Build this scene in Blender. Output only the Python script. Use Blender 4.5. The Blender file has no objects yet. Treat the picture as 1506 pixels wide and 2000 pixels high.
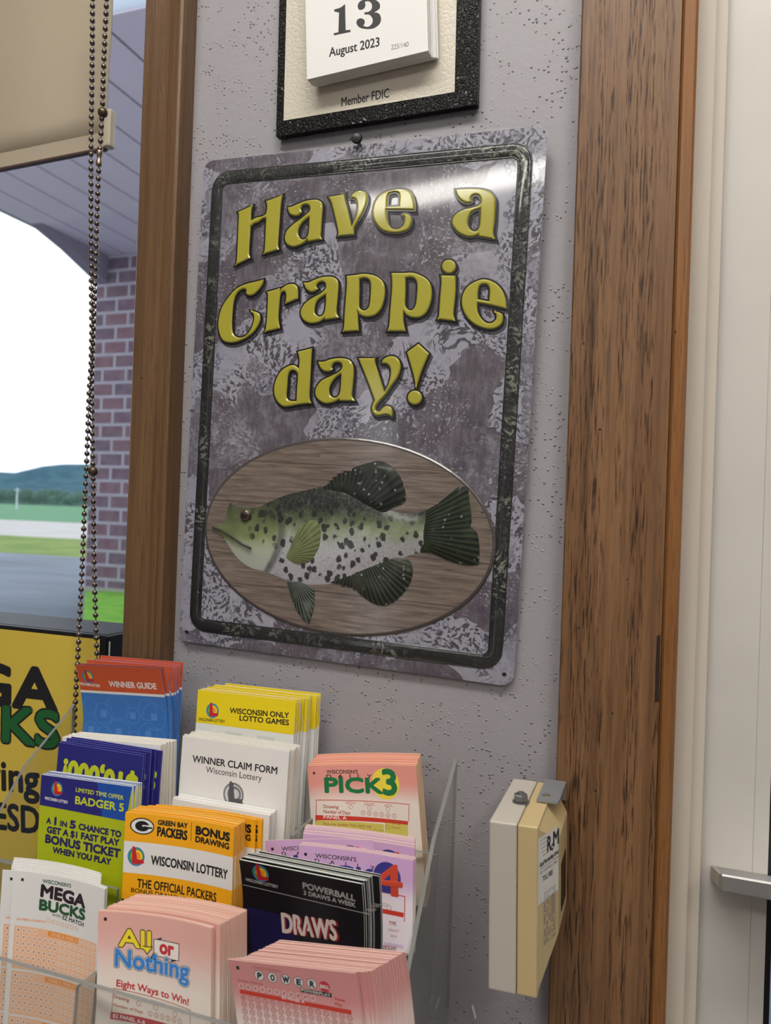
import bpy, math, random
import numpy as np
from mathutils import Vector, Matrix
from mathutils.geometry import delaunay_2d_cdt

random.seed(7)
SC = bpy.context.scene
COL = SC.collection
rad = math.radians

# ------------------------------------------------------------------ camera
CAM = Vector((0, -0.6, 1.35))
cd = bpy.data.cameras.new('camera')
cam = bpy.data.objects.new('camera', cd)
COL.objects.link(cam)
RM = Matrix.Rotation(rad(19.5), 3, 'Z') @ Matrix.Rotation(rad(90.3), 3, 'X') @ Matrix.Rotation(rad(2.0), 3, 'Z')
cam.matrix_world = Matrix.Translation(CAM) @ RM.to_4x4()
cd.sensor_fit = 'VERTICAL'
cd.sensor_height = 36
cd.sensor_width = 36
cd.lens = 27
cd.clip_start = 0.01
cd.clip_end = 2000
cd.dof.use_dof = True
cd.dof.focus_distance = 0.62
cd.dof.aperture_fstop = 11
SC.camera = cam

# ------------------------------------------------------------------ world, exposure
SC.view_settings.view_transform = 'Standard'
SC.view_settings.look = 'None'
SC.view_settings.gamma = 1
SC.view_settings.exposure = 0.0
SC.view_settings.use_curve_mapping = False
SC.cycles.transparent_max_bounces = 48
SKY = 2.0
W = bpy.data.worlds.new('overcast sky')
SC.world = W
W.use_nodes = True
nt = W.node_tree
nt.nodes.clear()
wo = nt.nodes.new('ShaderNodeOutputWorld')
bg = nt.nodes.new('ShaderNodeBackground')
tc = nt.nodes.new('ShaderNodeTexCoord')
mp = nt.nodes.new('ShaderNodeMapping')
mp.inputs['Scale'].default_value = (1, 1, 5)
nz = nt.nodes.new('ShaderNodeTexNoise')
nz.inputs['Scale'].default_value = 3
nz.inputs['Detail'].default_value = 4
rp = nt.nodes.new('ShaderNodeValToRGB')
rp.color_ramp.elements[0].position = .3
rp.color_ramp.elements[0].color = (.80, .90, 1, 1)
rp.color_ramp.elements[1].position = .6
rp.color_ramp.elements[1].color = (1, 1, 1, 1)
nt.links.new(tc.outputs['Generated'], mp.inputs[0])
nt.links.new(mp.outputs[0], nz.inputs['Vector'])
nt.links.new(nz.outputs[0], rp.inputs[0])
nt.links.new(rp.outputs[0], bg.inputs[0])
bg.inputs[1].default_value = SKY
nt.links.new(bg.outputs[0], wo.inputs[0])
LAMP = 20.5      # radiance of the ceiling lights

# ------------------------------------------------------------------ helpers
def at(px, py, y):
    """point of the plane y = const seen at a pixel of the 1506 x 2000 frame"""
    r = RM @ Vector(((px - 753) / 1500, -(py - 1000) / 1500, -1))
    return CAM + r * ((y - CAM.y) / r.y)

def lin(c):
    return tuple((x / 255 / 12.92 if x / 255 <= .04045 else ((x / 255 + .055) / 1.055) ** 2.4) for x in c) + (1,)

class NT:
    """small node-tree writer"""
    def __init__(s, name):
        s.m = bpy.data.materials.new(name)
        s.m.use_nodes = True
        s.t = s.m.node_tree
        s.t.nodes.clear()
        s.out = s.t.nodes.new('ShaderNodeOutputMaterial')
    def n(s, typ, **kw):
        nd = s.t.nodes.new('ShaderNode' + typ)
        for k, v in kw.items():
            if k.startswith('_'):
                setattr(nd, k[1:], v)
                continue
            key = int(k[1:]) if k[0] == 'i' and k[1:].isdigit() else k.replace('_', ' ')
            sock = nd.inputs[key]
            if hasattr(v, 'is_output'):
                s.t.links.new(v, sock)
            else:
                sock.default_value = v
        return nd
    def co(s, kind='Object', scale=(1, 1, 1), rot=(0, 0, 0)):
        t = s.n('TexCoord')
        return s.n('Mapping', Vector=t.outputs[kind], Scale=scale, Rotation=rot).outputs[0]
    def geo(s, scale=(1, 1, 1)):
        t = s.n('NewGeometry')
        return s.n('Mapping', Vector=t.outputs['Position'], Scale=scale).outputs[0]
    def noise(s, vec, scale, detail=3, rough=.5, dist=0):
        return s.n('TexNoise', Vector=vec, Scale=scale, Detail=detail, Roughness=rough, Distortion=dist).outputs[0]
    def vor(s, vec, scale, feature='F1', rnd=1.0):
        return s.n('TexVoronoi', _feature=feature, Vector=vec, Scale=scale, Randomness=rnd)
    def step(s, val, a, b, lo=0.0, hi=1.0):
        n = s.n('MapRange', _interpolation_type='SMOOTHSTEP')
        s.t.links.new(val, n.inputs[0])
        for i, x in enumerate((a, b, lo, hi)):
            n.inputs[i + 1].default_value = x
        return n.outputs[0]
    def math(s, op, a, b=0.0, c=0.0):
        n = s.n('Math', _operation=op)
        for i, x in enumerate((a, b, c)):
            if hasattr(x, 'is_output'):
                s.t.links.new(x, n.inputs[i])
            else:
                n.inputs[i].default_value = x
        return n.outputs[0]
    def mix(s, f, a, b, blend='MIX'):
        n = s.n('Mix', _data_type='RGBA', _blend_type=blend)
        for i, x in ((0, f), (6, a), (7, b)):
            if hasattr(x, 'is_output'):
                s.t.links.new(x, n.inputs[i])
            else:
                n.inputs[i].default_value = x
        return n.outputs[2]
    def xyz(s, vec):
        return s.n('SeparateXYZ', Vector=vec).outputs
    def ramp(s, f, stops):
        n = s.n('ValToRGB', Fac=f)
        el = n.color_ramp.elements
        while len(el) < len(stops):
            el.new(.5)
        for e, (p, c) in zip(el, stops):
            e.position = p
            e.color = c
        return n.outputs[0]
    def bump(s, h, strength=.5, dist=.001):
        return s.n('Bump', Height=h, Strength=strength, Distance=dist).outputs[0]
    def pbr(s, col, rough=.5, metal=0.0, normal=None, coat=0.0, coatr=.1, spec=.5):
        b = s.n('BsdfPrincipled')
        for k, x in (('Base Color', col), ('Roughness', rough), ('Metallic', metal), ('Coat Weight', coat), ('Coat Roughness', coatr), ('Specular IOR Level', spec)):
            if hasattr(x, 'is_output'):
                s.t.links.new(x, b.inputs[k])
            else:
                b.inputs[k].default_value = x
        if normal is not None:
            s.t.links.new(normal, b.inputs['Normal'])
        s.t.links.new(b.outputs[0], s.out.inputs[0])
        return s.m

MC = {}
def flat(name, c, rough=.5, metal=0.0, coat=0.0, spec=.4):
    if name not in MC:
        MC[name] = NT(name).pbr(lin(c), rough, metal, coat=coat, spec=spec)
    return MC[name]

def mesh(name, verts, faces, mats, mi=None, smooth=False):
    me = bpy.data.meshes.new(name)
    me.from_pydata([tuple(v) for v in verts], [], faces)
    for m in (mats if isinstance(mats, (list, tuple)) else [mats]):
        me.materials.append(m)
    if mi:
        me.polygons.foreach_set('material_index', mi)
    if smooth:
        me.polygons.foreach_set('use_smooth', [True] * len(me.polygons))
    me.update()
    return me

def link(name, me, parent=None, label=None, cat=None, group=None, kind=None, mw=None):
    o = bpy.data.objects.new(name, me)
    COL.objects.link(o)
    if parent is not None:
        o.parent = parent
    if mw is not None:
        o.matrix_world = mw
    if label: o['label'] = label
    if cat: o['category'] = cat
    if group: o['group'] = group
    if kind: o['kind'] = kind
    return o

def empty(name, loc, label, cat, group=None, kind=None, mw=None):
    o = link(name, None, None, label, cat, group, kind)
    o.empty_display_size = .02
    o.matrix_world = mw if mw is not None else Matrix.Translation(loc)
    return o

class MB:
    """collects shapes, builds ONE mesh object"""
    def __init__(s): s.v, s.f, s.m = [], [], []
    def add(s, vs, fs, mi=0):
        b = len(s.v)
        s.v += [Vector(x) for x in vs]
        s.f += [tuple(b + i for i in f) for f in fs]
        s.m += [mi] * len(fs)
    def box(s, a, b, mi=0, bev=0.0):
        x0, y0, z0 = a
        x1, y1, z1 = b
        if bev <= 0:
            s.add([(x, y, z) for z in (z0, z1) for y in (y0, y1) for x in (x0, x1)],
                  [(0, 2, 3, 1), (4, 5, 7, 6), (0, 1, 5, 4), (2, 6, 7, 3), (0, 4, 6, 2), (1, 3, 7, 5)], mi)
            return
        import bmesh
        bm = bmesh.new()
        bmesh.ops.create_cube(bm, size=1)
        for v in bm.verts:
            v.co = ((x0 + x1) / 2 + v.co.x * (x1 - x0), (y0 + y1) / 2 + v.co.y * (y1 - y0), (z0 + z1) / 2 + v.co.z * (z1 - z0))
        bmesh.ops.bevel(bm, geom=bm.edges[:], offset=bev, segments=3, profile=.6, affect='EDGES')
        bm.verts.index_update()
        s.add([v.co.copy() for v in bm.verts], [tuple(v.index for v in f.verts) for f in bm.faces], mi)
        bm.free()
    def prism(s, poly, vec, mi=0):
        """closed polygon of 3D points swept along vec"""
        n = len(poly)
        vec = Vector(vec)
        p = [Vector(q) for q in poly]
        s.add(p + [q + vec for q in p],
              [tuple(range(n))[::-1], tuple(range(n, 2 * n))] + [(i, (i + 1) % n, n + (i + 1) % n, n + i) for i in range(n)], mi)
    def lathe(s, prof, org=(0, 0, 0), axis=(0, 0, 1), n=16, mi=0):
        org, ax = Vector(org), Vector(axis).normalized()
        t = ax.orthogonal().normalized()
        u = ax.cross(t)
        vs, fs = [], []
        for r, h in prof:
            for k in range(n):
                a = 2 * math.pi * k / n
                vs.append(org + ax * h + (t * math.cos(a) + u * math.sin(a)) * r)
        for i in range(len(prof) - 1):
            for k in range(n):
                fs.append((i * n + k, i * n + (k + 1) % n, (i + 1) * n + (k + 1) % n, (i + 1) * n + k))
        fs += [tuple(range(n))[::-1], tuple(range((len(prof) - 1) * n, len(prof) * n))]
        s.add(vs, fs, mi)
    def tube(s, pts, r, n=8, mi=0):
        pts = [Vector(p) for p in pts]
        vs, fs = [], []
        for i, p in enumerate(pts):
            d = (pts[min(i + 1, len(pts) - 1)] - pts[max(i - 1, 0)]).normalized()
            t = d.cross(Vector((.3, .9, .1))).normalized()
            u = d.cross(t)
            vs += [p + (t * math.cos(2 * math.pi * k / n) + u * math.sin(2 * math.pi * k / n)) * r for k in range(n)]
        for i in range(len(pts) - 1):
            fs += [(i * n + k, i * n + (k + 1) % n, (i + 1) * n + (k + 1) % n, (i + 1) * n + k) for k in range(n)]
        fs += [tuple(range(n))[::-1], tuple(range((len(pts) - 1) * n, len(pts) * n))]
        s.add(vs, fs, mi)
    def build(s, name, mats, parent=None, smooth=False, **kw):
        return link(name, mesh(name, s.v, s.f, mats, s.m, smooth), parent, **kw)

# ---- outlines
def spline(txt, seg=6):
    """closed outline; 'c' marks a sharp corner, other points are rounded"""
    P, C = [], []
    for w in txt.split():
        C.append(w[0] == 'c')
        P.append(tuple(float(q) for q in w.lstrip('c').split(',')))
    n = len(P)
    out = []
    for i in range(n):
        p1, p2 = P[i], P[(i + 1) % n]
        p0 = p1 if C[i] else P[i - 1]
        p3 = p2 if C[(i + 1) % n] else P[(i + 2) % n]
        out.append(p1)
        if C[i] and C[(i + 1) % n]:
            continue
        for k in range(1, seg):
            t = k / seg
            out.append(tuple(.5 * (2 * b + (c - a) * t + (2 * a - 5 * b + 4 * c - d) * t * t + (3 * b - a - 3 * c + d) * t ** 3)
                             for a, b, c, d in zip(p0, p1, p2, p3)))
    return out

def circ(cx, cy, rx, ry=None, n=28):
    ry = ry or rx
    return [(cx + rx * math.cos(2 * math.pi * k / n), cy + ry * math.sin(2 * math.pi * k / n)) for k in range(n)]

def area(p):
    return .5 * sum(a[0] * b[1] - b[0] * a[1] for a, b in zip(p, p[1:] + p[:1]))

def ccw(p, want=True):
    return p if (area(p) > 0) == want else p[::-1]

def off(p, d):
    """move a closed polygon outwards (ccw) by d"""
    n, out = len(p), []
    for i in range(n):
        a, b, c = Vector(p[i - 1]), Vector(p[i]), Vector(p[(i + 1) % n])
        e1, e2 = (b - a), (c - b)
        if e1.length < 1e-9: e1 = e2
        if e2.length < 1e-9: e2 = e1
        n1 = Vector((e1.y, -e1.x)).normalized()
        n2 = Vector((e2.y, -e2.x)).normalized()
        m = (n1 + n2)
        if m.length < 1e-6:
            m = n1
        m.normalize()
        k = min(1.6, 1 / max(.3, m.dot(n1)))
        out.append(tuple(b + m * d * k))
    return out

def fill(polys, inner=None):
    """triangles of polygons with holes (+ optional free points)"""
    vs, es = [], []
    for p in polys:
        b = len(vs)
        vs += [Vector(q) for q in p]
        es += [(b + i, b + (i + 1) % len(p)) for i in range(len(p))]
    if inner:
        vs += [Vector(q) for q in inner]
    r = delaunay_2d_cdt(vs, es, [], 0, 1e-7)
    V = np.array([tuple(v) for v in r[0]])
    F = [tuple(f) for f in r[2]]
    if not F:
        return [], []
    c = np.array([V[list(f)].mean(0) for f in F])
    odd = np.zeros(len(F), int)
    for p in polys:
        A = np.array(p)
        B = np.roll(A, -1, 0)
        x, y = c[:, :1], c[:, 1:]
        with np.errstate(divide='ignore', invalid='ignore'):
            k = ((A[:, 1] > y) != (B[:, 1] > y)) & (x < (B[:, 0] - A[:, 0]) * (y - A[:, 1]) / (B[:, 1] - A[:, 1]) + A[:, 0])
        odd += k.sum(1)
    return [tuple(v) for v in V], [f for f, o in zip(F, odd) if o % 2]

# ---- lettering from the built-in font
TC = {}
def glyphs(txt, offs=0.0):
    key = (txt, round(offs, 4))
    if key not in TC:
        cu = bpy.data.curves.new('t', 'FONT')
        cu.body = txt
        cu.resolution_u = 3
        cu.offset = offs
        o = bpy.data.objects.new('t', cu)
        COL.objects.link(o)
        dg = bpy.context.evaluated_depsgraph_get()
        me = bpy.data.meshes.new_from_object(o.evaluated_get(dg))
        v = [(p.co.x, p.co.y) for p in me.vertices]
        f = [tuple(p.vertices) for p in me.polygons]
        bpy.data.objects.remove(o)
        bpy.data.curves.remove(cu)
        bpy.data.meshes.remove(me)
        TC[key] = (v, f)
    return TC[key]
CAP = max(p[1] for p in glyphs('H')[0])

BOLD = 1.0
class Print:
    bent = False
    """a printed surface: u to the right, v downwards, layers of ink towards the viewer"""
    LAY = .00003
    def __init__(s, O, ex, ed, P=None):
        s.O, s.ex, s.ed = Vector(O), Vector(ex).normalized(), Vector(ed)
        s.ed = (s.ed - s.ex * s.ed.dot(s.ex)).normalized()
        s.away = s.ex.cross(s.ed * -1) * -1          # = ex x ed
        s.away = s.ex.cross(-s.ed)
        if s.away.dot(s.O - CAM) < 0: s.away = -s.away
        s.P = P or (lambda u, v, h: (u, -h, -v))
        s.v, s.f, s.m, s.mats = [], [], [], []
    def M(s):
        m = Matrix((s.ex, s.away, -s.ed)).transposed().to_4x4()
        m.translation = s.O
        return m
    def uv(s, px, py):
        r = RM @ Vector(((px - 753) / 1500, -(py - 1000) / 1500, -1))
        y = 0.0
        for _ in range(6):
            p = CAM + r * (((s.O - CAM).dot(s.away) + y) / r.dot(s.away)) - s.O
            u, v = p.dot(s.ex), p.dot(s.ed)
            y = s.P(u, v, 0)[1]
        return Vector((u, v))
    def mi(s, m):
        if m not in s.mats: s.mats.append(m)
        return s.mats.index(m)
    def raw(s, uvs, faces, mat, layer):
        b = len(s.v)
        s.v += [s.P(u, v, layer * s.LAY) for u, v in uvs]
        s.f += [tuple(b + i for i in f) for f in faces]
        s.m += [s.mi(mat)] * len(faces)
    def band(s, u0, v0, u1, v1, mat, layer=1, n=24):
        s.quad([(u0, v0), (u1, v0), (u1, v1), (u0, v1)], mat, layer, n)
    def quad(s, pts, mat, layer=1, n=20):
        a, b, c, d = [Vector(p) for p in pts]
        m = max(1, min(24, int((d - a).length / .0025))) if s.bent else 1
        uvs = [tuple(a.lerp(b, k / n).lerp(d.lerp(c, k / n), j / m)) for j in range(m + 1) for k in range(n + 1)]
        q = lambda k, j: j * (n + 1) + k
        s.raw(uvs, [(q(k, j), q(k, j + 1), q(k + 1, j + 1), q(k + 1, j)) for j in range(m) for k in range(n)], mat, layer)
    def poly(s, polys, mat, layer=1):
        A = np.array(polys[0])
        lo, hi = A.min(0), A.max(0)
        inner = [(x, y) for x in np.arange(lo[0] + .002, hi[0], .003) for y in np.arange(lo[1] + .002, hi[1], .003)] if (hi - lo).max() > .005 else None
        v, f = fill(polys, inner)
        s.raw(v, f, mat, layer)
    def pxpoly(s, pts, mat, layer=1):
        s.poly([[tuple(s.uv(*p)) for p in pts]], mat, layer)
    def ring(s, c, r, w, mat, layer=2, n=18):
        uvs = []
        for k in range(n):
            a = 2 * math.pi * k / n
            uvs += [(c[0] + math.cos(a) * r, c[1] + math.sin(a) * r), (c[0] + math.cos(a) * (r - w), c[1] + math.sin(a) * (r - w))]
        s.raw(uvs, [(2 * k, 2 * ((k + 1) % n), 2 * ((k + 1) % n) + 1, 2 * k + 1) for k in range(n)], mat, layer)
    def disc(s, c, r, mat, layer=2, n=20, ry=None):
        s.poly([circ(c[0], c[1], r, ry or r, n)], mat, layer)
    def text(s, txt, p0, p1, hpx, mat, layer=3, bold=0.0, shear=0.0, uvmode=False):
        if uvmode:
            a, b, H = Vector(p0), Vector(p1), hpx
        else:
            a, b = s.uv(*p0), s.uv(*p1)
            H = (s.uv(p0[0], p0[1] - hpx) - a).length
        base = glyphs(txt)[0]
        x0, x1 = min(q[0] for q in base), max(q[0] for q in base)
        v, f = glyphs(txt)
        e = (b - a)
        L = e.length
        e = e / L
        up = Vector((e.y, -e.x))
        k = bold * H / CAP
        nsh = 1 if bold <= 0 else (8 if bold < .04 else 12)
        for i in range(nsh):
            dx, dy = k * math.cos(2 * math.pi * i / nsh) * BOLD * (bold > 0), k * math.sin(2 * math.pi * i / nsh) * BOLD * (bold > 0)
            uvs = []
            for x, y in v:
                yy = y / CAP * H + dy
                p = a + e * ((x - x0) / (x1 - x0) * L + dx) + up * yy
                uvs.append((p.x, p.y))
            s.raw(uvs, f, mat, layer + .01 * i)
    def sheet(s, w, h, th, face, edge, nu=24, nv=5, back=None):
        """the paper itself"""
        A = [(w * i / nu, h * j / nv) for j in range(nv + 1) for i in range(nu + 1)]
        q = lambda i, j: j * (nu + 1) + i
        fs = [(q(i, j), q(i, j + 1), q(i + 1, j + 1), q(i + 1, j)) for j in range(nv) for i in range(nu)]
        s.raw(A, fs, face, 0)
        b = len(s.v)
        s.v += [s.P(u, v, -th) for u, v in A]
        s.f += [tuple(b + k for k in f[::-1]) for f in fs]
        s.m += [s.mi(back or edge)] * len(fs)
        loop = [q(i, 0) for i in range(nu)] + [q(nu, j) for j in range(nv)] + [q(i, nv) for i in range(nu, 0, -1)] + [q(0, j) for j in range(nv, 0, -1)]
        o = b - len(A)
        for k in range(len(loop)):
            i, j = loop[k], loop[(k + 1) % len(loop)]
            s.f.append((o + i, o + j, b + j, b + i))
            s.m.append(s.mi(edge))
    def me(s, name):
        return mesh(name, s.v, s.f, s.mats, s.m)

# ------------------------------------------------------------------ materials
def mat_wall():
    n = NT('textured grey paint')
    g = n.geo()
    vo = n.vor(g, 290)
    pick = n.step(n.xyz(vo.outputs[1])[0], .45, .55)
    blob = n.math('MULTIPLY', n.step(vo.outputs[0], .34, .10), pick)
    mask = n.step(n.noise(g, 30, 3, .6), .40, .56)
    h = n.math('MULTIPLY', blob, mask)
    h = n.math('ADD', h, n.math('MULTIPLY', n.noise(g, 110, 3), .30))
    c = n.mix(n.noise(g, 6, 3), lin((149, 145, 150)), lin((157, 153, 157)))
    return n.pbr(c, .5, normal=n.bump(h, 1.0, .0012), spec=.45)

def mat_wood(name, c1, c2, cp, axis=2, pores=.5, fine=1.0, rough=.42, spec=.45):
    n = NT(name)
    sc = [1, 1, 1]
    sc[axis] = .035
    g = n.geo(tuple(sc))
    g2 = n.geo(tuple(.02 if i == axis else 1 for i in range(3)))
    g3 = n.geo(tuple(.055 if i == axis else 1 for i in range(3)))
    a = n.noise(g, 55 * fine, 5, .6, .8)
    b = n.noise(g2, 320 * fine, 3, .6)
    pore = n.step(n.noise(g3, 760 * fine, 3, .6), .50, .66)
    streak = n.step(n.noise(g2, 95 * fine, 3, .6, .5), .38, .56)
    c = n.mix(n.step(a, .3, .7), lin(c1), lin(c2))
    c = n.mix(n.math('MULTIPLY', n.step(b, .4, .75), .45), c, lin(cp))
    c = n.mix(n.math('MULTIPLY', n.math('MULTIPLY', pore, n.math('ADD', streak, .25)), pores), c, lin(cp))
    gw = n.geo(tuple(.025 if i == axis else 1 for i in range(3)))
    line = n.math('MULTIPLY', n.step(n.noise(gw, 330 * fine, 2, .5, .35), .58, .70), n.step(n.noise(g, 40, 2), .35, .6))
    c = n.mix(n.math('MULTIPLY', line, pores * .75), c, lin(cp))
    # small dark nail holes and dents
    d = n.vor(n.geo(), 34)
    c = n.mix(n.step(d.outputs[0], .04, .025), c, lin((40, 25, 14)))
    h = n.math('SUBTRACT', 0.0, n.math('MULTIPLY', pore, streak))
    return n.pbr(c, rough, normal=n.bump(h, .6, .0004), spec=spec)

M_wall = mat_wall()
M_oak = mat_wood('stained window casing wood', (98, 71, 46), (117, 87, 57), (66, 44, 27), pores=.4)
M_oak2 = mat_wood('dark stained oak board', (114, 80, 50), (134, 98, 65), (52, 32, 20), pores=.85, rough=.46)
M_pine = mat_wood('orange varnished pine', (128, 84, 46), (146, 100, 58), (94, 58, 30), pores=.3, rough=.3)
M_white = NT('white painted steel')
M_white = M_white.pbr(M_white.mix(M_white.step(M_white.noise(M_white.geo(), 9, 4), .3, .8), lin((205, 200, 193)), lin((197, 192, 186))), .35)
M_white2 = flat('cream frame enamel', (203, 192, 179), .3)
M_whiteline = flat('plain white line', (222, 220, 214), .5)
M_black = flat('black plastic', (16, 15, 17), .35)
M_blacktop = flat('paler black plastic', (40, 40, 44), .5)  # paler than the cabinet black, used on its top cover
M_alu = flat('brushed aluminium', (160, 157, 156), .48, .7)
M_steel = flat('galvanised steel', (150, 152, 155), .42, .5)
M_gun = flat('bronze ball chain metal', (118, 106, 98), .30, .95)
M_paper = flat('white paper', (226, 223, 221), .6)
M_paperedge = flat('paper edge', (226, 220, 206), .75)
M_ink = flat('black ink', (24, 22, 24), .5)
M_white_ink = flat('white ink', (232, 228, 224), .5)

def mat_clear(name, tint, rough=.03, fmin=0.0, ior=1.49):
    n = NT(name)
    tr = n.n('BsdfTransparent', Color=tint)
    gl = n.n('BsdfGlossy', Color=(1, 1, 1, 1), Roughness=rough)
    bf = n.n('NewGeometry').outputs['Backfacing']
    fr = n.n('Fresnel', IOR=n.math('ADD', ior, n.math('MULTIPLY', bf, 1 / ior - ior)))
    f = n.math('ADD', fr.outputs[0], fmin)
    mx = n.n('MixShader', Fac=f, i1=tr.outputs[0], i2=gl.outputs[0])
    n.t.links.new(mx.outputs[0], n.out.inputs[0])
    return n.m
M_glass = mat_clear('window glass', (.93, .96, .98, 1), .01)
M_acryl = mat_clear('clear acrylic', (.93, .935, .93, 1), .04)
def mat_edge():
    n = NT('acrylic edge')
    tr = n.n('BsdfTransparent', Color=(.4, .4, .39, 1))
    d = n.n('BsdfPrincipled', Base_Color=(.24, .24, .23, 1), Roughness=.2)
    mx = n.n('MixShader', Fac=.8, i1=tr.outputs[0], i2=d.outputs[0])
    n.t.links.new(mx.outputs[0], n.out.inputs[0])
    return n.m
M_acedge = mat_edge()
def mat_emit(name, c, s):
    n = NT(name)
    e = n.n('Emission', Color=c, Strength=s)
    n.t.links.new(e.outputs[0], n.out.inputs[0])
    return n.m

# ================================================================== ROOM
XL, XR, YB, ZC = -2.2, 1.6, -4.0, 2.6
WX0, WX1, WZ0, WZ1 = -1.55, -0.449, 0.92, 2.02        # window opening
DX0, DX1, DZ1 = 0.012, 1.02, 2.1                       # door opening
T = 0.15
def struct(name, mb, mats, parent=None, **kw):
    return mb.build(name, mats, parent, kind=None if parent else 'structure', **kw)
b = MB()
b.box((XL, 0, 0), (WX0, T, ZC))
b.box((WX0, 0, 0), (WX1, T, WZ0))
b.box((WX0, 0, WZ1), (WX1, T, ZC))
b.box((WX1, 0, 0), (DX0, T, ZC))
b.box((DX0, 0, DZ1), (DX1, T, ZC))
b.box((DX1, 0, 0), (XR, T, ZC))
struct('wall_front', b, M_wall)
b = MB(); b.box((XL - .1, YB - .1, -.1), (XR + .1, T, 0))
struct('floor', b, flat('brown floor tile', (120, 110, 100), .4))
b = MB(); b.box((XL - .1, YB - .1, ZC), (XR + .1, T, ZC + .1))
struct('ceiling', b, flat('ceiling white', (225, 224, 220), .8))
b = MB(); b.box((XL - .1, YB - .1, 0), (XL, T, ZC))
struct('wall_left', b, M_wall)
b = MB(); b.box((XR, YB - .1, 0), (XR + .1, T, ZC))
struct('wall_right', b, M_wall)
b = MB()                                                # back wall with a narrow glazed opening
b.box((XL, YB - .1, 0), (-1.86, YB, ZC)); b.box((-1.56, YB - .1, 0), (XR, YB, ZC))
b.box((-1.86, YB - .1, 0), (-1.56, YB, .3)); b.box((-1.86, YB - .1, 2.1), (-1.56, YB, ZC))
struct('wall_back', b, M_wall)

# ceiling lights: housing plus a glowing diffuser
M_lamp = mat_emit('fluorescent diffuser', (1, .97, .90, 1), LAMP)
def ceiling_light(x, y, L, w, rz, label):
    root = empty('ceiling_light', (x, y, ZC), label, 'ceiling light', 'fluorescent ceiling lights')
    root.rotation_euler.z = rz
    h = MB()
    h.box((-L / 2 - .03, -w / 2 - .03, -.055), (L / 2 + .03, -w / 2, 0)); h.box((-L / 2 - .03, w / 2, -.055), (L / 2 + .03, w / 2 + .03, 0))
    h.box((-L / 2 - .03, -w / 2, -.055), (-L / 2, w / 2, 0)); h.box((L / 2, -w / 2, -.055), (L / 2 + .03, w / 2, 0))
    h.build('housing', M_white, root)
    d = MB(); d.box((-L / 2, -w / 2, -.045), (L / 2, w / 2, -.03))
    d.build('diffuser', M_lamp, root)
ceiling_light(-.62, -2.33, 1.3, .20, rad(12), 'ceiling light mirrored in the tin sign')
ceiling_light(-.10, -.70, 1.2, .30, 0, 'ceiling light just in front of the wall')
ceiling_light(.85, -1.9, 1.2, .22, rad(90), 'ceiling light near the door side')

# ================================================================== WINDOW
# casing: flat board with a moulded outer edge, traced as a profile and swept upwards
def casing(name, prof, z0, z1, mat):
    m = MB()
    m.prism([(x, y, z0) for x, y in prof], (0, 0, z1 - z0))
    return struct(name, m, mat)
casing('trim_1', [(-.4567, .02), (-.4567, -.017), (-.4545, -.0195), (-.4285, -.020), (-.4275, -.0185), (-.4265, -.0195), (-.4215, -.0205), (-.4205, -.0190), (-.4192, -.0205),
                  (-.4160, -.0212), (-.4140, -.0195), (-.4132, -.015), (-.4130, 0), (-.449, 0), (-.449, .02)], .80, 2.06, M_oak)
# frame around the glass, then the pane
b = MB()
fy0, fy1 = .10, .125
b.box((WX0, fy0, WZ0), (WX0 + .02, fy1, WZ1)); b.box((WX1 - .006, fy0, WZ0), (WX1, fy1, WZ1))
b.box((WX0, fy0, WZ0), (WX1, fy1, WZ0 + .02)); b.box((WX0, fy0, WZ1 - .03), (WX1, fy1, WZ1))
win = b.build('window_1', flat('window frame vinyl', (214, 216, 222), .4), kind='structure')
b = MB(); b.box((WX0 + .02, .109, WZ0 + .02), (WX1 - .006, .113, WZ1 - .03))
b.build('pane', M_glass, win)
b = MB(); b.box((WX0 - .02, -.035, WZ0 - .03), (-.4567, .10, WZ0), bev=.004)
b.build('sill', M_oak, win)

# ================================================================== OUTSIDE
GZ = 0.45
def mat_ground(name, c1, c2, scale, stretch=(1, 1, 1), rough=.8, spec=.2):
    n = NT(name)
    return n.pbr(n.mix(n.step(n.noise(n.geo(stretch), scale, 5, .6), .3, .7), lin(c1), lin(c2)), rough, spec=spec)
def ground(name, x0, y0, x1, y1, mat, z=GZ, th=.05):
    m = MB(); m.box((x0, y0, z - th), (x1, y1, z))
    return struct(name, m, mat)
def on_x(px, py, x):
    r = RM @ Vector(((px - 753) / 1500, -(py - 1000) / 1500, -1))
    return CAM + r * ((x - CAM.x) / r.x)
def on_z(px, py, z):
    r = RM @ Vector(((px - 753) / 1500, -(py - 1000) / 1500, -1))
    return CAM + r * ((z - CAM.z) / r.z)
def gy(py, px=100):
    r = RM @ Vector(((px - 753) / 1500, -(py - 1000) / 1500, -1))
    return (CAM + r * ((GZ - CAM.z) / r.z)).y
yl1, yl2, yl3, yl4 = gy(1085), gy(1050), gy(1019), gy(974)
ground('parking_lot_ground', -60, T, 6, yl1, mat_ground('wet asphalt', (76, 84, 96), (104, 114, 130), .35, (1, 3.2, 1), .6, .2))
ground('grass_verge_ground', -60, yl1, 6, yl2, mat_ground('verge grass', (84, 112, 36), (118, 134, 62), 1.2), GZ)
ground('road_ground', -120, yl2, 20, yl3, mat_ground('pale concrete road', (166, 160, 157), (180, 175, 172), .5), GZ)
ground('crop_field_ground', -700, yl3, 300, 420, mat_ground('crop field green', (70, 120, 84), (88, 134, 96), .3), GZ)
# lawn by the pillar
m = MB()
m.prism([tuple(on_z(*q, GZ)) for q in ((166, 1158), (300, 1158), (310, 1235), (160, 1235))], (0, 0, .02))
struct('lawn_ground', m, mat_ground('bright lawn', (92, 150, 34), (118, 168, 58), 6))

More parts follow.
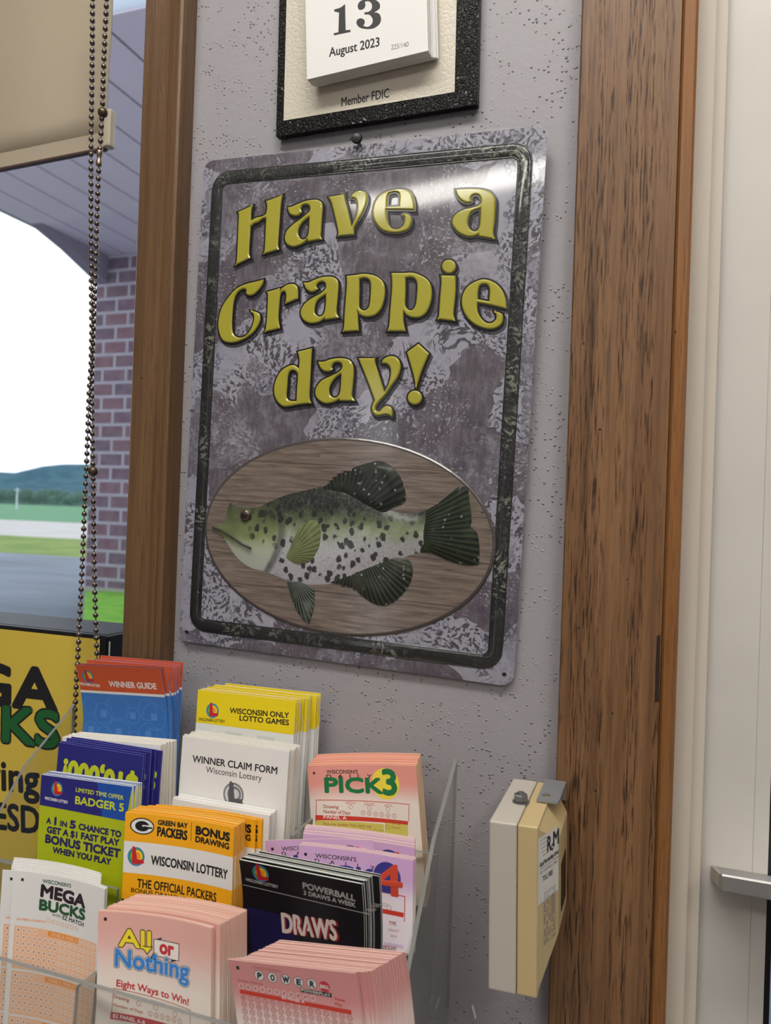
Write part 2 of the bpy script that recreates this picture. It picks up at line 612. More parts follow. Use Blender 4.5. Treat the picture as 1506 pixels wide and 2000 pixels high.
# wooded hill: a heightfield far away
def hills():
    vs, fs = [], []
    nx, ny = 200, 10
    for j in range(ny + 1):
        for i in range(nx + 1):
            x = -900 + 1700 * i / nx
            y = 430 + 260 * j / ny
            az = math.degrees(math.atan2(x, y + .6))
            ridge = 25 + 6 * math.sin(i * .31) + 3 * math.sin(i * .83 + 1) + 22 * math.sin(math.pi * min(1, max(0, (az + 50) / 105)))
            z = GZ + ridge * math.sin(min(1, j / 6) * math.pi / 2) + random.uniform(-1.2, 1.2) * (j > 0)
            vs.append((x, y, z - (3 if j == 0 else 0)))
    for j in range(ny):
        for i in range(nx):
            a = j * (nx + 1) + i
            fs.append((a, a + 1, a + nx + 2, a + nx + 1))
    n = NT('distant blue green woods')
    g = n.geo()
    c = n.mix(n.step(n.noise(g, .09, 5, .65), .35, .65), lin((46, 78, 94)), lin((62, 97, 108)))
    me = mesh('hills', vs, fs, n.pbr(c, .9, spec=.1), smooth=True)
    link('hills', me, kind='structure')
hills()
def treeline():
    """low wood at the foot of the hill: many rounded crowns in one body"""
    m = MB()
    for k in range(150):
        x = -520 + k * 3.2 + random.uniform(-1.5, 1.5)
        y = 424 + random.uniform(0, 8)
        h = random.uniform(7.5, 12.5)
        m.lathe([(3.4, 0), (5.0, h * .3), (5.2, h * .55), (3.8, h * .8), (1.8, h * .96), (.3, h)], (x, y, GZ - .1), n=9)
    o = m.build('treeline', mat_ground('treeline green', (52, 78, 74), (76, 102, 88), .6), smooth=True, kind='stuff',
                label='dark green line of trees along the far edge of the field', cat='trees')
treeline()
p = at(33, 975, 90)
m = MB(); m.lathe([(.14, 0), (.10, 3.2)], (p.x, 90, GZ), n=8); m.box((p.x - .5, 89.9, GZ + 2.85), (p.x + .5, 90.1, GZ + 2.97))
m.build('marker_pole', flat('pale pole', (190, 200, 205), .6), label='thin pale pole standing in the green field below the hill', cat='pole')

# brick pillar carrying the porch canopy
PY = 6.0
pA = at(184, 545, PY)
pB = at(170, 1165, PY)
px0 = (pA.x + pB.x) / 2
SZ = (on_x(0, 407, px0).z + on_x(58, 440, px0).z) / 2      # canopy underside
def mat_brick():
    n = NT('brown brick')
    g = n.co('Generated')
    t = n.n('NewGeometry').outputs['Position']
    x = n.xyz(t)
    v = n.n('CombineXYZ', X=x[0], Y=x[2], Z=0.0).outputs[0]
    br = n.n('TexBrick', Vector=v, Color1=lin((112, 82, 90)), Color2=lin((88, 78, 94)), Mortar=lin((158, 156, 166)), Scale=1.0,
             Mortar_Size=.016, Mortar_Smooth=.1, Bias=-.1, Brick_Width=.30, Row_Height=.147)
    c = n.mix(n.step(n.noise(n.geo(), 9, 4), .3, .7), br.outputs[0], n.mix(.35, br.outputs[0], lin((140, 120, 130))))
    return n.pbr(c, .8, normal=n.bump(br.outputs[1], -.4, .01), spec=.2)
root = empty('brick_pillar', (px0 + .4, PY + .4, GZ), 'brown brick pillar holding up the porch canopy outside the window', 'pillar')
R_ = root.location
b = MB(); b.box((px0 - R_.x, PY - R_.y, .02), (px0 + .8 - R_.x, PY + .8 - R_.y, SZ - GZ + .02))
b.build('shaft', mat_brick(), root)
b = MB(); b.box((px0 - .03 - R_.x, PY - .03 - R_.y, -.0), (px0 + .83 - R_.x, PY + .83 - R_.y, .05))
b.build('footing', flat('concrete footing', (150, 150, 140), .9), root)

# canopy: soffit boards running away from the wall, an end board and the arched bracket by the pillar
n = NT('mauve soffit board')
x = n.xyz(n.geo())[0]
M_soff = n.pbr(n.mix(n.noise(n.geo((1, .15, 1)), 5, 3), lin((214, 196, 214)), lin((224, 208, 224))), .6)
M_soffd = flat('soffit groove', (120, 106, 124), .8)
root = empty('porch_canopy', (px0, .4, SZ), 'mauve boarded porch canopy ceiling seen through the window top', 'canopy')
bs = MB()
y0, y1 = on_z(245, 24, SZ).y, PY + .9
xs = px0 - .02
gr = MB()
cx = 0.0
k = 0
while cx < 4.6:
    wdt = .34
    bs.box((cx + .012, y0 - .4, 0), (cx + wdt - .012, y1 - .4, .03))
    cx += wdt
bs.build('soffit_boards', M_soff, root)
gr.box((0, y0 - .4, .012), (4.6, y1 - .4, .045))
gr.build('soffit_backing', M_soffd, root)
b = MB(); b.box((-.04, y0 - .4, 0), (0.0, y1 - .4, .32))
b.build('fascia', flat('grey fascia', (132, 132, 146), .6), root)
b = MB(); b.box((-.04, y0 - .4, .045), (4.6, y1 - .4, .32))
b.build('roof_deck', flat('dark roof', (70, 66, 72), .9), root)
# bracket: triangular web between canopy edge and pillar
qa, qb = on_x(58, 440, px0), on_x(172, 541, px0)
sl_ = (qb.z - qa.z) / (qb.y - qa.y)
ym = (qa.y + qb.y) / 2
b = MB()
b.prism([(.0, qa.y - .4, -.001), (.0, PY - .4, -.001), (.0, PY - .4, sl_ * (PY - qa.y)), (.0, ym - .4, sl_ * (ym - qa.y) + .02)], (.14, 0, 0))
b.build('arched_bracket', flat('dark bracket wood', (128, 118, 134), .7), root)
# made-up translucent panel, added for the bright strip between window head and canopy
ye = y0 - .01
b = MB(); b.box((-4.4, T + .005, SZ + .002), (-.2, ye, SZ + .012))
n = NT('added translucent panel')
tl = n.n('BsdfTranslucent', Color=(.76, .80, .86, 1)); n.t.links.new(tl.outputs[0], n.out.inputs[0])
struct('added_bright_strip', b, n.m)

# ================================================================== ROLLER SHADE + CHAIN
n = NT('beige woven shade fabric')
t = n.co('Object')
w1 = n.n('TexWave', Vector=n.co('Object', (1, 1, 1)), Scale=420.0, _bands_direction='X').outputs[1]
w2 = n.n('TexWave', Vector=n.co('Object', (1, 1, 1)), Scale=420.0, _bands_direction='Z').outputs[1]
wv = n.math('MULTIPLY', w1, w2)
cs = n.mix(wv, lin((196, 182, 160)), lin((220, 207, 186)))
M_shade = n.pbr(cs, .8, normal=n.bump(wv, .5, .0004), spec=.15)
M_hem = M_shade.copy(); M_hem.name = 'beige hem fabric'
tl = n.n('BsdfTranslucent', Color=cs)
mx = n.n('MixShader', Fac=.35, i1=[x for x in n.t.nodes if x.type == 'BSDF_PRINCIPLED'][0].outputs[0], i2=tl.outputs[0])
n.t.links.new(mx.outputs[0], n.out.inputs[0])
hl, hr = at(0, 330, .04), at(207, 289, .04)
sl = (hr.z - hl.z) / (hr.x - hl.x)
root = empty('roller_shade', hr, 'beige woven roller shade pulled partway down in the window', 'shade')
b = MB()
xw = -1.0
zt = WZ1 - .04 - hr.z
rows = 10
vs, fs = [], []
for j in range(rows + 1):
    for i in range(9):
        x = xw * (1 - i / 8)
        z = sl * x + (zt - sl * x) * j / rows + .012
        vs.append((x, .0015 * math.sin(i * 1.3 + j * .7), z))
fs = [(j * 9 + i, j * 9 + i + 1, (j + 1) * 9 + i + 1, (j + 1) * 9 + i) for j in range(rows) for i in range(8)]
b.add(vs, fs)
o = b.build('fabric', M_shade, root, smooth=True)
sm = o.modifiers.new('thick', 'SOLIDIFY'); sm.thickness = .0012
b = MB()
b.prism([(xw, -.0025, sl * xw), (0, -.0025, 0), (0, -.0018, .016), (xw, -.0018, sl * xw + .016)], (0, .005, 0))
b.build('hem_bar', M_shade, root)
b = MB()
b.prism([(xw, -.0030, sl * xw - .0022), (0, -.0030, -.0022), (0, -.0030, -.0002), (xw, -.0030, sl * xw - .0002)], (0, .006, 0))
b.build('hem_rail', flat('brown hem rail', (84, 62, 56), .5), root)
b = MB(); b.box((-.001, -.005, -.001), (.008, .005, .038), bev=.003)
b.build('end_cap', flat('beige end cap', (190, 176, 156), .4), root)
b = MB(); b.lathe([(.018, xw), (.018, .01)], (0, .012, zt + .004), (1, 0, 0), n=20)
b.build('roller_tube', flat('roller tube', (180, 176, 170), .4, .6), root)

def path_at(pts, y):
    return [at(px, py, y) for px, py in pts]
def walk(P, step):
    out, acc = [P[0]], 0.0
    for a, b_ in zip(P, P[1:]):
        L = (b_ - a).length
        t = step - acc
        while t <= L:
            out.append(a.lerp(b_, t / L))
            t += step
        acc = (acc + L) % step
    return out
CY = -.0045
root = empty('bead_chain', at(170, 1440, CY), 'bronze ball chain loop of the roller shade hanging in front of the window', 'chain')
I4 = Matrix.Translation(-root.location)
SA = [(181, -60), (181, 10), (180, 150), (178, 300), (178, 450), (178.5, 560), (179.5, 640), (178, 712), (174.5, 760), (171, 860), (168.5, 920), (165.5, 985), (161.5, 1090), (156.5, 1195), (151.5, 1292), (147.5, 1366), (144, 1440), (143, 1470)]
SB = [(209, -60), (208, 10), (203, 120), (200.5, 205), (197, 270), (194, 310), (191, 380), (188, 480), (184.5, 600), (181, 690), (179.5, 760), (180.5, 850), (182, 920), (183.5, 1062), (185.5, 1160), (188.5, 1255), (190, 1300), (190.5, 1360), (188, 1440)]
bead = MB()
R_b = .0026
bead.lathe([(R_b * math.sin(t), -R_b * math.cos(t)) for t in (.25, .6, 1.0, 1.35, 1.8, 2.15, 2.55, 2.9)], n=14)
for pts, dy in ((SA, 0.0), (SB, .0015)):
    m = MB()
    P = path_at(pts, CY + dy)
    for q in walk(P, .0072):
        m.add([v + q - root.location for v in bead.v], bead.f)
    m.tube([q - root.location for q in P], .0005, 6)
    m.build('beaded_strand', M_gun, root, smooth=True)
def stop_ball(px, py, r):
    c = at(px, py, CY + .001) - root.location
    m = MB(); m.lathe([(r * math.sin(t), -r * math.cos(t)) for t in (.3, .6, .9, 1.2, 1.57, 1.9, 2.2, 2.5, 2.84)], c, n=20)
    m.build('stop_ball', flat('dull brass', (96, 84, 66), .4, .8), root, smooth=True)
stop_ball(201, 220, .0048)
stop_ball(182, 920, .0048)
m = MB()
a, b_ = at(195, 294, CY) - root.location, at(193, 324, CY) - root.location
ax = (b_ - a)
m.lathe([(.0008, -.001), (.0026, 0), (.0030, .002), (.0026, .0045), (.0019, .0065), (.0019, .0085), (.0026, .0105), (.0030, .013), (.0026, .0148), (.0008, .0158)], a, ax, n=18)
m.build('connector', flat('connector brass', (150, 130, 108), .35, .9), root, smooth=True)

# ================================================================== DOOR SIDE
casing('trim_2', [(-.0648, 0), (-.0648, -.0185), (-.0635, -.020), (.0052, -.020), (.0060, -.0185), (.0060, 0)], 0, 2.2, M_oak2)
casing('trim_3', [(.0060, .018), (.0060, -.0195), (.0075, -.0225), (.0145, -.0225), (.0163, -.021), (.0165, .018)], 0, 2.2, M_pine)
m = MB()
m.prism([tuple(at(*q, -.0203)) for q in ((1283, 1242), (1290, 1240), (1287, 1370), (1279, 1372), (1280, 1310))], (0, .0004, 0))
m.build('gouge', flat('torn dark wood', (44, 28, 20), .8), bpy.data.objects['trim_2'])
b = MB()
b.box((.0165, -.002, 0), (.0285, .05, DZ1), 0)          # frame face
b.box((.0283, .000, 0), (.0289, .05, DZ1), 1)           # thin white line
b.box((.0289, .008, 0), (.0375, .05, DZ1), 0)           # rebate
b.box((DX1 - .035, .0, 0), (DX1, .05, DZ1), 0)
b.box((.0165, 0, DZ1 - .04), (DX1, .05, DZ1), 0)
struct('trim_5', b, [M_white2, M_whiteline])
door = MB()
GX = at(1501, 1660, .0165).x
door.box((.0378, .0165, .01), (.0728, .055, DZ1 - .045), bev=.0008)
door.box((.0734, .0165, .01), (GX, .055, DZ1 - .045))
door.box((.0725, .0185, .01), (.0737, .055, DZ1 - .045))
door.box((.95, .0165, .01), (.98, .055, DZ1 - .045)); door.box((GX, .0165, .01), (.95, .055, .20)); door.box((GX, .0165, DZ1 - .15), (.95, .055, DZ1 - .045))
door.box((.0728, .0166, .01), (.0734, .018, DZ1 - .05))
do = struct('door_1', door, M_white)
b = MB(); b.box((GX, .030, .20), (.95, .036, DZ1 - .15))
b.build('door_pane', M_glass, do)
b = MB(); b.box((GX, .0175, .20), (GX + .004, .030, 1.90)); 
b.build('pane_gasket', M_black, do)
pb = MB()
z0, z1 = at(1410, 1742, -.04).z, at(1410, 1708, -.04).z
xa = at(1410, 1720, -.04).x
cA, cB = at(1389, 1690, .0165), at(1387, 1716, .0165)
pb.prism([(xa, -.039, z0), (xa, -.040, z0 + .001), (xa, -.040, z1 - .001), (xa, -.039, z1), (xa, .0160, cA.z), (xa, .0160, cB.z)], (.90, 0, 0))
o = pb.build('push_bar', M_alu, do)
pb = MB()                                                # end cap tapering towards the door
F4 = [(xa, -.0385, z0 + .0005), (xa, -.0385, z1 - .0005), (xa, .0162, cA.z + .0003), (xa, .0162, cB.z + .0003)]
B4 = [(xa - .0015, -.0365, z0 + .0015), (xa - .0015, -.0365, z1 - .0012), (cA.x, .0162, cA.z), (cB.x, .0162, cB.z)]
pb.add(F4 + B4, [(0, 4, 5, 1), (1, 5, 6, 2), (2, 6, 7, 3), (3, 7, 4, 0), (4, 7, 6, 5)])
pb.build('bar_end_cap', flat('worn bar end', (176, 170, 158), .4, .5), o)

# ================================================================== CALENDAR
n = NT('black grained leatherette')
v = n.vor(n.geo((1, 1, 1)), 330, 'DISTANCE_TO_EDGE').outputs[0]
h = n.step(v, .02, .25)
M_leather = n.pbr(lin((15, 13, 13)), .36, normal=n.bump(h, 1.0, .0009), spec=.32)
n = NT('cream grained card')
v = n.vor(n.geo((1, 1, 1)), 200, 'DISTANCE_TO_EDGE').outputs[0]
M_cream = n.pbr(lin((198, 190, 174)), .35, normal=n.bump(n.step(v, .0, .2), .25, .0004))
CF = -.0085
A, B, C_ = at(529, 268, CF), at(920, 205, CF), at(540, 0, CF)
fr = Print(A + (C_ - A).normalized() * .28, B - A, A - C_)
wc = (B - A).length
root = empty('wall_calendar', A.lerp(B, .5), 'page-a-day calendar on a black leatherette board showing 13 August 2023', 'calendar')
LI = root.matrix_world.inverted()
def plac(pr, name, parent, me=None):
    o = bpy.data.objects.new(name, me or pr.me(name)); COL.objects.link(o)
    o.parent = parent
    o.matrix_parent_inverse = parent.matrix_world.inverted()
    o.matrix_world = pr.M()
    return o
bd = Print(fr.O, fr.ex, fr.ed)
bd.sheet(wc, .28, .0065, M_leather, M_leather, 4, 4)
plac(bd, 'board', root)
cr = Print(fr.O - fr.away * .0003, fr.ex, fr.ed)
u0 = cr.uv(553.8, 238); u1 = cr.uv(888, 177)
cr.band(u0.x, .02, u1.x, (u0.y + u1.y) / 2, M_cream, 0)
cr.text('Member FDIC', (667, 208), (760, 190), 17, M_ink, 1.5, .012)
plac(cr, 'card', root)
PF = -.0245
A2, B2, C2 = at(577, 160, PF), at(811, 104, PF), at(583, 0, PF)
pd = Print(A2 + (C2 - A2).normalized() * .17, B2 - A2, A2 - C2)
hp = .17
wp = (B2 - A2).length
pd.sheet(wp, hp, .0002, M_paper, M_paper, 4, 4)
def crop(o, s):
    return lambda x, y: (o[0] + x / s, o[1] + y / s)
k4 = crop((500, 0), 2.51)
one = "c384,57 c384,46 412,38 c437,20 c440,148 c463,146 c464,157 c382,174 c381,163 c404,158 c407,62"
three = "503,45 499,25 513,5 545,-5 580,-3 605,15 607,40 592,54 c580,60 602,66 613,88 607,116 580,138 545,143 510,136 493,116 497,97 515,90 531,98 533,114 c526,127 550,131 569,115 571,92 556,73 c532,72 c531,61 555,56 568,40 566,17 550,6 c533,10 537,25 530,42 515,49"
for g in (one, three):
    pd.poly([[tuple(pd.uv(*k4(*q))) for q in spline(g, 5)]], M_ink, 1)
pd.text('August 2023', (643, 111), (741, 90), 17, M_ink, 1, .022)
pd.text('225/140', (764, 97.5), (798, 91), 9.5, flat('grey ink', (80, 78, 80), .5), 1)
plac(pd, 'top_page', root)
blk = MB()
rnd = random.Random(3)
NP = 16
for i in range(NP):
    yy = .0004 + i * .00085
    dx = max(0, i - 9) * .0006 + rnd.uniform(-.0002, .0002)
    dz = -rnd.uniform(0, .0004)
    blk.box((dx, yy, -hp - dz), (wp + dx + (.0018 if i in (12, 14) else 0), yy + .0008, 0))
plac(pd, 'page_block', root, mesh('page_block', blk.v, blk.f, M_paper))

# ================================================================== TIN SIGN
SW, SH = .3048 * .9966, .4318 * .9966
rot = -.031
sex = Vector((math.cos(rot), -.0197 * math.sin(rot), math.sin(rot)))
sey = Vector((-math.sin(rot), -.0197 * math.cos(rot), math.cos(rot)))
sex.normalize(); sey = (sey - sex * sey.dot(sex)).normalized()
sez = sex.cross(sey)
sM = Matrix((sex, sey, sez)).transposed().to_4x4()
sM.translation = Vector((-.2462, -.0088, 1.35 + .091))
sign = empty('tin_sign', None, 'embossed tin fishing sign hung on a nail between window and door', 'sign', mw=sM)
sMi = sM.inverted()
def S(px, py):
    r = RM @ Vector(((px - 753) / 1500, -(py - 1000) / 1500, -1))
    o, d = sMi @ CAM, sMi.to_3x3() @ r
    t = -o.z / d.z
    return (o.x + d.x * t, o.y + d.y * t)

def shrink(n, s1=1.0):
    """bump of the tight, slightly crinkled clear film"""
    g = n.co('Object')
    a = n.noise(g, 9, 2)
    b = n.noise(n.co('Object', (1, 3, 1)), 260, 3, .6)
    c = n.step(n.noise(g, 24, 2), .5, .7)
    return n.math('ADD', n.math('MULTIPLY', a, 3.0), n.math('MULTIPLY', b, n.math('ADD', n.math('MULTIPLY', c, .12), .05)))

def mat_sign(dark=False):
    n = NT('sign collage print' if not dark else 'sign dark border print')
    g = n.co('Object')
    wv = n.n('VectorMath', _operation='SCALE', i0=n.n('TexNoise', Vector=g, Scale=14.0, Detail=3.0).outputs[1], Scale=.07).outputs[0]
    gw = n.n('VectorMath', _operation='ADD', i0=g, i1=wv).outputs[0]
    cell = n.vor(gw, 17)
    id_ = n.xyz(cell.outputs[1])
    mott = n.noise(g, 45, 4, .65)
    light = n.step(n.math('ADD', n.math('MULTIPLY', id_[0], .62), n.math('MULTIPLY', mott, .55)), .39, .69)
    # fin rays and fine dark texture
    ray = n.noise(n.co('Object', (1, .2, 1), (0, 0, .7)), 300, 3, .6)
    base = n.mix(n.step(n.math('ADD', n.math('MULTIPLY', ray, .5), n.math('MULTIPLY', mott, .5)), .38, .66), lin((76, 69, 78)), lin((108, 100, 109)))
    pale = n.mix(n.noise(g, 34, 3), lin((138, 133, 150)), lin((164, 163, 174)))
    c = n.mix(light, base, pale)
    # black crappie speckle inside light patches
    sp = n.step(n.noise(gw, 280, 2, .5, .5), .50, .55)
    spm = n.step(n.noise(g, 22, 2), .38, .50)
    c = n.mix(n.math('MULTIPLY', n.math('MULTIPLY', sp, spm), n.math('ADD', n.math('MULTIPLY', light, .78), .16)), c, lin((56, 52, 58)))
    # pale flecks over the dark patches
    ps = n.step(n.noise(gw, 420, 2), .58, .66)
    c = n.mix(n.math('MULTIPLY', n.math('MULTIPLY', ps, .8), n.step(n.noise(g, 19, 2), .46, .56)), c, lin((168, 164, 174)))
    # foam bubbles: little dark rings with pale centres
    bub = n.vor(g, 170)
    rg = n.math('MULTIPLY', n.step(bub.outputs[0], .20, .28), n.step(bub.outputs[0], .52, .40))
    bm_ = n.step(n.noise(n.co('Object', (1.3, 1, 1)), 21, 2), .54, .62)
    c = n.mix(n.math('MULTIPLY', rg, n.math('MULTIPLY', bm_, .7)), c, lin((66, 60, 80)))
    if dark:
        sp2 = n.math('MULTIPLY', n.step(n.noise(gw, 250, 2), .50, .60), n.step(n.noise(g, 24, 2), .44, .60))
        c = n.mix(n.math('ADD', n.math('MULTIPLY', sp2, .8), .04), lin((12, 12, 15)), n.mix(n.noise(g, 12), lin((100, 98, 110)), lin((130, 132, 100))))
    hb = shrink(n)
    if dark:
        hb = n.math('ADD', hb, n.math('MULTIPLY', n.step(n.noise(g, 420, 2, .6), .5, .7), .9))
    return n.pbr(c, .45, normal=n.bump(hb, .55, .0006), coat=.7 if dark else 1.0, coatr=.06, spec=.2 if dark else .5)
M_sign, M_signd = mat_sign(), mat_sign(True)
M_line = flat('sign black line', (14, 14, 18), .3, coat=.6)

def rrect(w, h, r, n=8):
    out = []
    for cx, cy, a0 in ((w - r, h - r, 0), (-w + r, h - r, 90), (-w + r, -h + r, 180), (w - r, -h + r, 270)):
        for k in range(n + 1):
            a = rad(a0 + 90 * k / n)
            out.append((cx + r * math.cos(a), cy + r * math.sin(a)))
    return out
# panel with four corner holes
outer = rrect(SW / 2, SH / 2, .010)
holes = [circ(sx * (SW / 2 - .0075), sy * (SH / 2 - .0085), .0019, n=14) for sx in (-1, 1) for sy in (-1, 1)]
v, f = fill([outer] + holes)
m = MB()
m.add([(x, y, 0) for x, y in v], f)
nO = len(outer)
m.add([(x, y, 0) for x, y in outer] + [(x, y, -.0012) for x, y in outer], [(i, nO + i, nO + (i + 1) % nO, (i + 1) % nO) for i in range(nO)])
m.add([(x, y, -.0012) for x, y in v], [q[::-1] for q in f])
m.build('panel', M_sign, sign)
# raised border: two black lines and a rounded dark ridge between them
def loop_sweep(w, h, r, prof, name, mat, mi=None):
    m = MB()
    rings = [[(x, y, z) for x, y in rrect(w + d, h + d, max(.002, r + d))] for d, z in prof]
    n_ = len(rings[0])
    m.add([p for q in rings for p in q], [(k * n_ + i, k * n_ + (i + 1) % n_, (k + 1) * n_ + (i + 1) % n_, (k + 1) * n_ + i) for k in range(len(rings) - 1) for i in range(n_)])
    return m.build(name, mat, sign, smooth=True)
bl = S(380, 700)[0]
bw, bh = SW / 2 - .0155, SH / 2 - .0165
loop_sweep(bw, bh, .011, [(.0050, .0003), (.0044, .0008), (.0034, .0012), (0, .0013), (-.0034, .0012), (-.0044, .0008), (-.0050, .0003)], 'border_ridge', M_signd)
loop_sweep(bw, bh, .011, [(.0058, .0001), (.0056, .0005), (.0050, .0006), (.0046, .0002)], 'border_line', M_line)
loop_sweep(bw, bh, .011, [(-.0046, .0002), (-.0050, .0006), (-.0056, .0005), (-.0060, .0001)], 'border_line', M_line)

n = NT('crinkled clear film')
g = n.co('Object')
hb = n.math('ADD', n.math('MULTIPLY', n.noise(g, 330, 3, .65), 1.0), n.math('MULTIPLY', n.noise(n.co('Object', (1, 1, 1), (0, 0, .6)), 90, 2), 1.2))
tr = n.n('BsdfTransparent', Color=(.97, .97, .98, 1))
gl = n.n('BsdfGlossy', Color=(1, 1, 1, 1), Roughness=.03, Normal=n.bump(hb, 1.0, .0020))
mx = n.n('MixShader', Fac=.022, i1=tr.outputs[0], i2=gl.outputs[0])
n.t.links.new(mx.outputs[0], n.out.inputs[0])
m = MB()
r1, r2 = rrect(SW / 2 + .0012, SH / 2 + .0012, .011), rrect(bw - .009, bh - .009, .004)
n_ = len(r1)
m.add([(x, y, .0008) for x, y in r1] + [(x * .6 + X * .4, y * .6 + Y * .4, .0030) for (x, y), (X, Y) in zip(r1, r2)] + [(x, y, .0022) for x, y in r2],
      [(k * n_ + i, k * n_ + (i + 1) % n_, (k + 1) * n_ + (i + 1) % n_, (k + 1) * n_ + i) for k in range(2) for i in range(n_)])
m.build('film_wrap', n.m, sign, smooth=True)

# --- lettering
def mat_letter():
    n = NT('yellow olive letter print')
    g = n.co('Object')
    c = n.mix(n.noise(g, 12, 3), lin((158, 149, 38)), lin((172, 165, 52)))
    return n.pbr(c, .35, normal=n.bump(shrink(n), .5, .0006), coat=.9, coatr=.08)
M_let = mat_letter()
n = NT('letter shadow print')
tr = n.n('BsdfTransparent'); dd = n.n('BsdfPrincipled', Base_Color=lin((34, 30, 36)), Roughness=.4)
mx = n.n('MixShader', Fac=.62, i1=tr.outputs[0], i2=dd.outputs[0]); n.t.links.new(mx.outputs[0], n.out.inputs[0])
M_lsh = n.m
KA, KB, KC = crop((440, 340), 5.3786), crop((700, 340), 5.3786), crop((410, 520), 5.3786)
KD, KE = crop((660, 480), 4.4294), crop((520, 640), 4.4294)
GL = [
 (KA, ["c135,403 c300,330 285,365 277,420 c275,490 330,460 390,447 c430,425 440,380 442,330 c430,290 c612,222 598,265 588,340 580,450 565,650 560,755 c572,795 c400,848 414,815 418,780 425,650 c433,470 400,475 350,512 310,525 c272,560 266,650 256,790 258,850 c270,885 c105,965 122,925 128,850 135,700 143,500 147,440"]),
 (KA, ["c662,350 700,345 760,320 850,285 950,272 1010,295 1027,350 1020,450 1012,600 1008,655 c1025,688 c872,715 c872,690 830,730 775,757 710,768 650,740 628,680 650,600 720,530 790,480 850,430 890,390 893,350 870,328 840,325 812,340 800,370 c808,402 780,435 735,445 690,430 668,395",
       "c887,455 885,520 880,600 870,650 840,685 800,685 775,650 772,600 790,550 830,500"]),
 (KA, ["c1085,245 c1265,212 1258,250 1290,380 c1330,552 1350,510 1380,430 1392,350 1385,290 1360,262 c1318,262 1330,225 1370,190 1430,178 1480,200 1497,250 1485,330 1440,430 1390,510 c1355,570 c1355,640 c1180,660 1190,620 1180,560 1150,430 1120,310"]),
 (KB, ["c593,382 590,300 562,208 515,172 430,160 330,178 250,208 195,262 165,330 152,420 180,510 250,590 340,620 440,618 520,590 558,530 560,470 530,430 490,418 c462,430 485,450 490,490 470,545 420,578 360,575 320,530 303,450 c300,378",
       "c308,347 310,270 325,215 365,195 415,200 435,235 c430,340"]),
 (KB, ["c1022,165 1100,160 1200,158 1300,165 1390,195 1435,260 1440,340 1432,500 1420,620 c1442,690 c1268,660 c1265,640 1220,660 1150,662 1060,625 1000,560 985,500 1020,430 1100,380 1200,355 1270,330 1290,290 1275,240 1240,222 1205,232 1187,260 c1195,295 1160,310 1100,295 1050,250 1025,200",
       "c1285,370 1283,450 1278,530 1255,590 1215,603 1170,575 1152,510 1175,430 1220,390"]),
 (KC, ["c570,140 480,165 380,190 280,240 190,340 120,460 92,600 105,710 145,785 220,807 300,795 390,755 470,690 525,600 535,540 515,495 c430,465 458,500 468,560 445,640 400,712 340,750 280,742 245,695 238,600 245,470 258,370 290,290 335,250 375,242 388,260 c382,292 420,312 470,298 525,245 560,190"]),
 (KC, ["c600,272 c742,232 740,250 c738,270 770,225 820,195 870,188 915,210 930,260 c930,345 c792,402 800,370 805,310 795,272 770,272 745,310 735,400 725,550 c742,655 c575,697 590,660 600,570 610,400 612,310"]),
 (KC, ["c990,172 1040,172 1100,145 1180,118 1270,112 1335,140 1355,200 1345,350 1335,480 c1362,545 c1210,568 c1210,550 1150,590 1070,603 1000,580 960,520 965,450 1010,385 1090,330 1170,285 1215,240 1222,195 1200,168 1165,168 1135,190 1125,220 c1143,240 1100,270 1050,270 1010,235",
       "c1222,300 1220,380 1210,470 1185,518 1145,528 1110,500 1108,430 1140,360"]),
 (KD, ["c75,263 150,255 220,245 290,252 350,275 395,320 410,390 400,480 370,560 320,605 250,618 195,600 c175,565 178,650 c184,738 c40,748 55,700 62,550 75,400 80,310",
       "c190,292 235,282 275,300 287,350 283,450 270,530 235,562 195,545 188,500 190,400"]),
 (KD, ["c462,237 560,237 640,235 700,250 770,290 808,350 815,430 800,510 765,585 710,622 640,622 595,600 c572,570 570,650 c587,742 c428,742 445,690 455,550 468,400 470,300",
       "c588,285 630,275 668,290 688,335 685,430 672,520 640,560 600,545 585,500 588,400"]),
 (KD, ["c890,258 c1020,262 1020,400 1005,560 1003,600 c1020,655 c860,638 875,600 885,450 897,320"]),
 (KD, ["c1458,548 1455,480 1430,400 1370,330 1290,295 1220,300 1130,350 1080,430 1075,520 1110,610 1180,680 1270,718 1350,722 1410,690 1430,640 1420,590 c1350,565 1370,600 1368,640 1330,670 1280,665 1235,620 1210,560 c1210,497 1300,512",
       "c1212,465 1215,400 1230,350 1265,335 1300,345 1315,390 c1308,482"]),
 (KE, ["c275,210 c400,178 395,250 385,450 378,600 c395,655 300,665 200,682 150,682 100,640 72,570 78,480 120,390 180,340 240,325 c285,355 290,280",
       "c265,635 268,550 275,450 272,395 240,370 210,380 193,420 185,520 180,590 195,625 225,635"]),
 (KE, ["c452,295 500,295 570,272 650,265 720,280 755,330 760,400 750,520 745,590 c772,635 c635,635 c635,620 590,645 520,658 460,630 428,580 435,520 480,460 560,420 630,385 660,345 650,310 615,300 585,315 572,345 c580,362 550,382 500,375 465,340",
       "c652,400 648,480 640,560 615,600 580,605 555,580 550,530 570,480 610,430"]),
 (KE, ["c800,265 c955,265 945,300 985,430 c1025,558 1060,490 1078,410 1075,350 1050,318 c1003,310 1015,275 1060,250 1115,252 1155,290 1165,350 1140,430 1085,510 1030,590 975,650 950,690 955,720 985,722 1010,695 1040,678 1075,685 1095,720 c1092,772 1060,755 1020,755 970,765 930,745 915,700 925,660 c940,630 900,520 850,390"]),
 (KE, ["c1318,140 c1412,228 1380,300 1340,400 c1298,535 1280,430 1250,320 c1218,215"]),
]
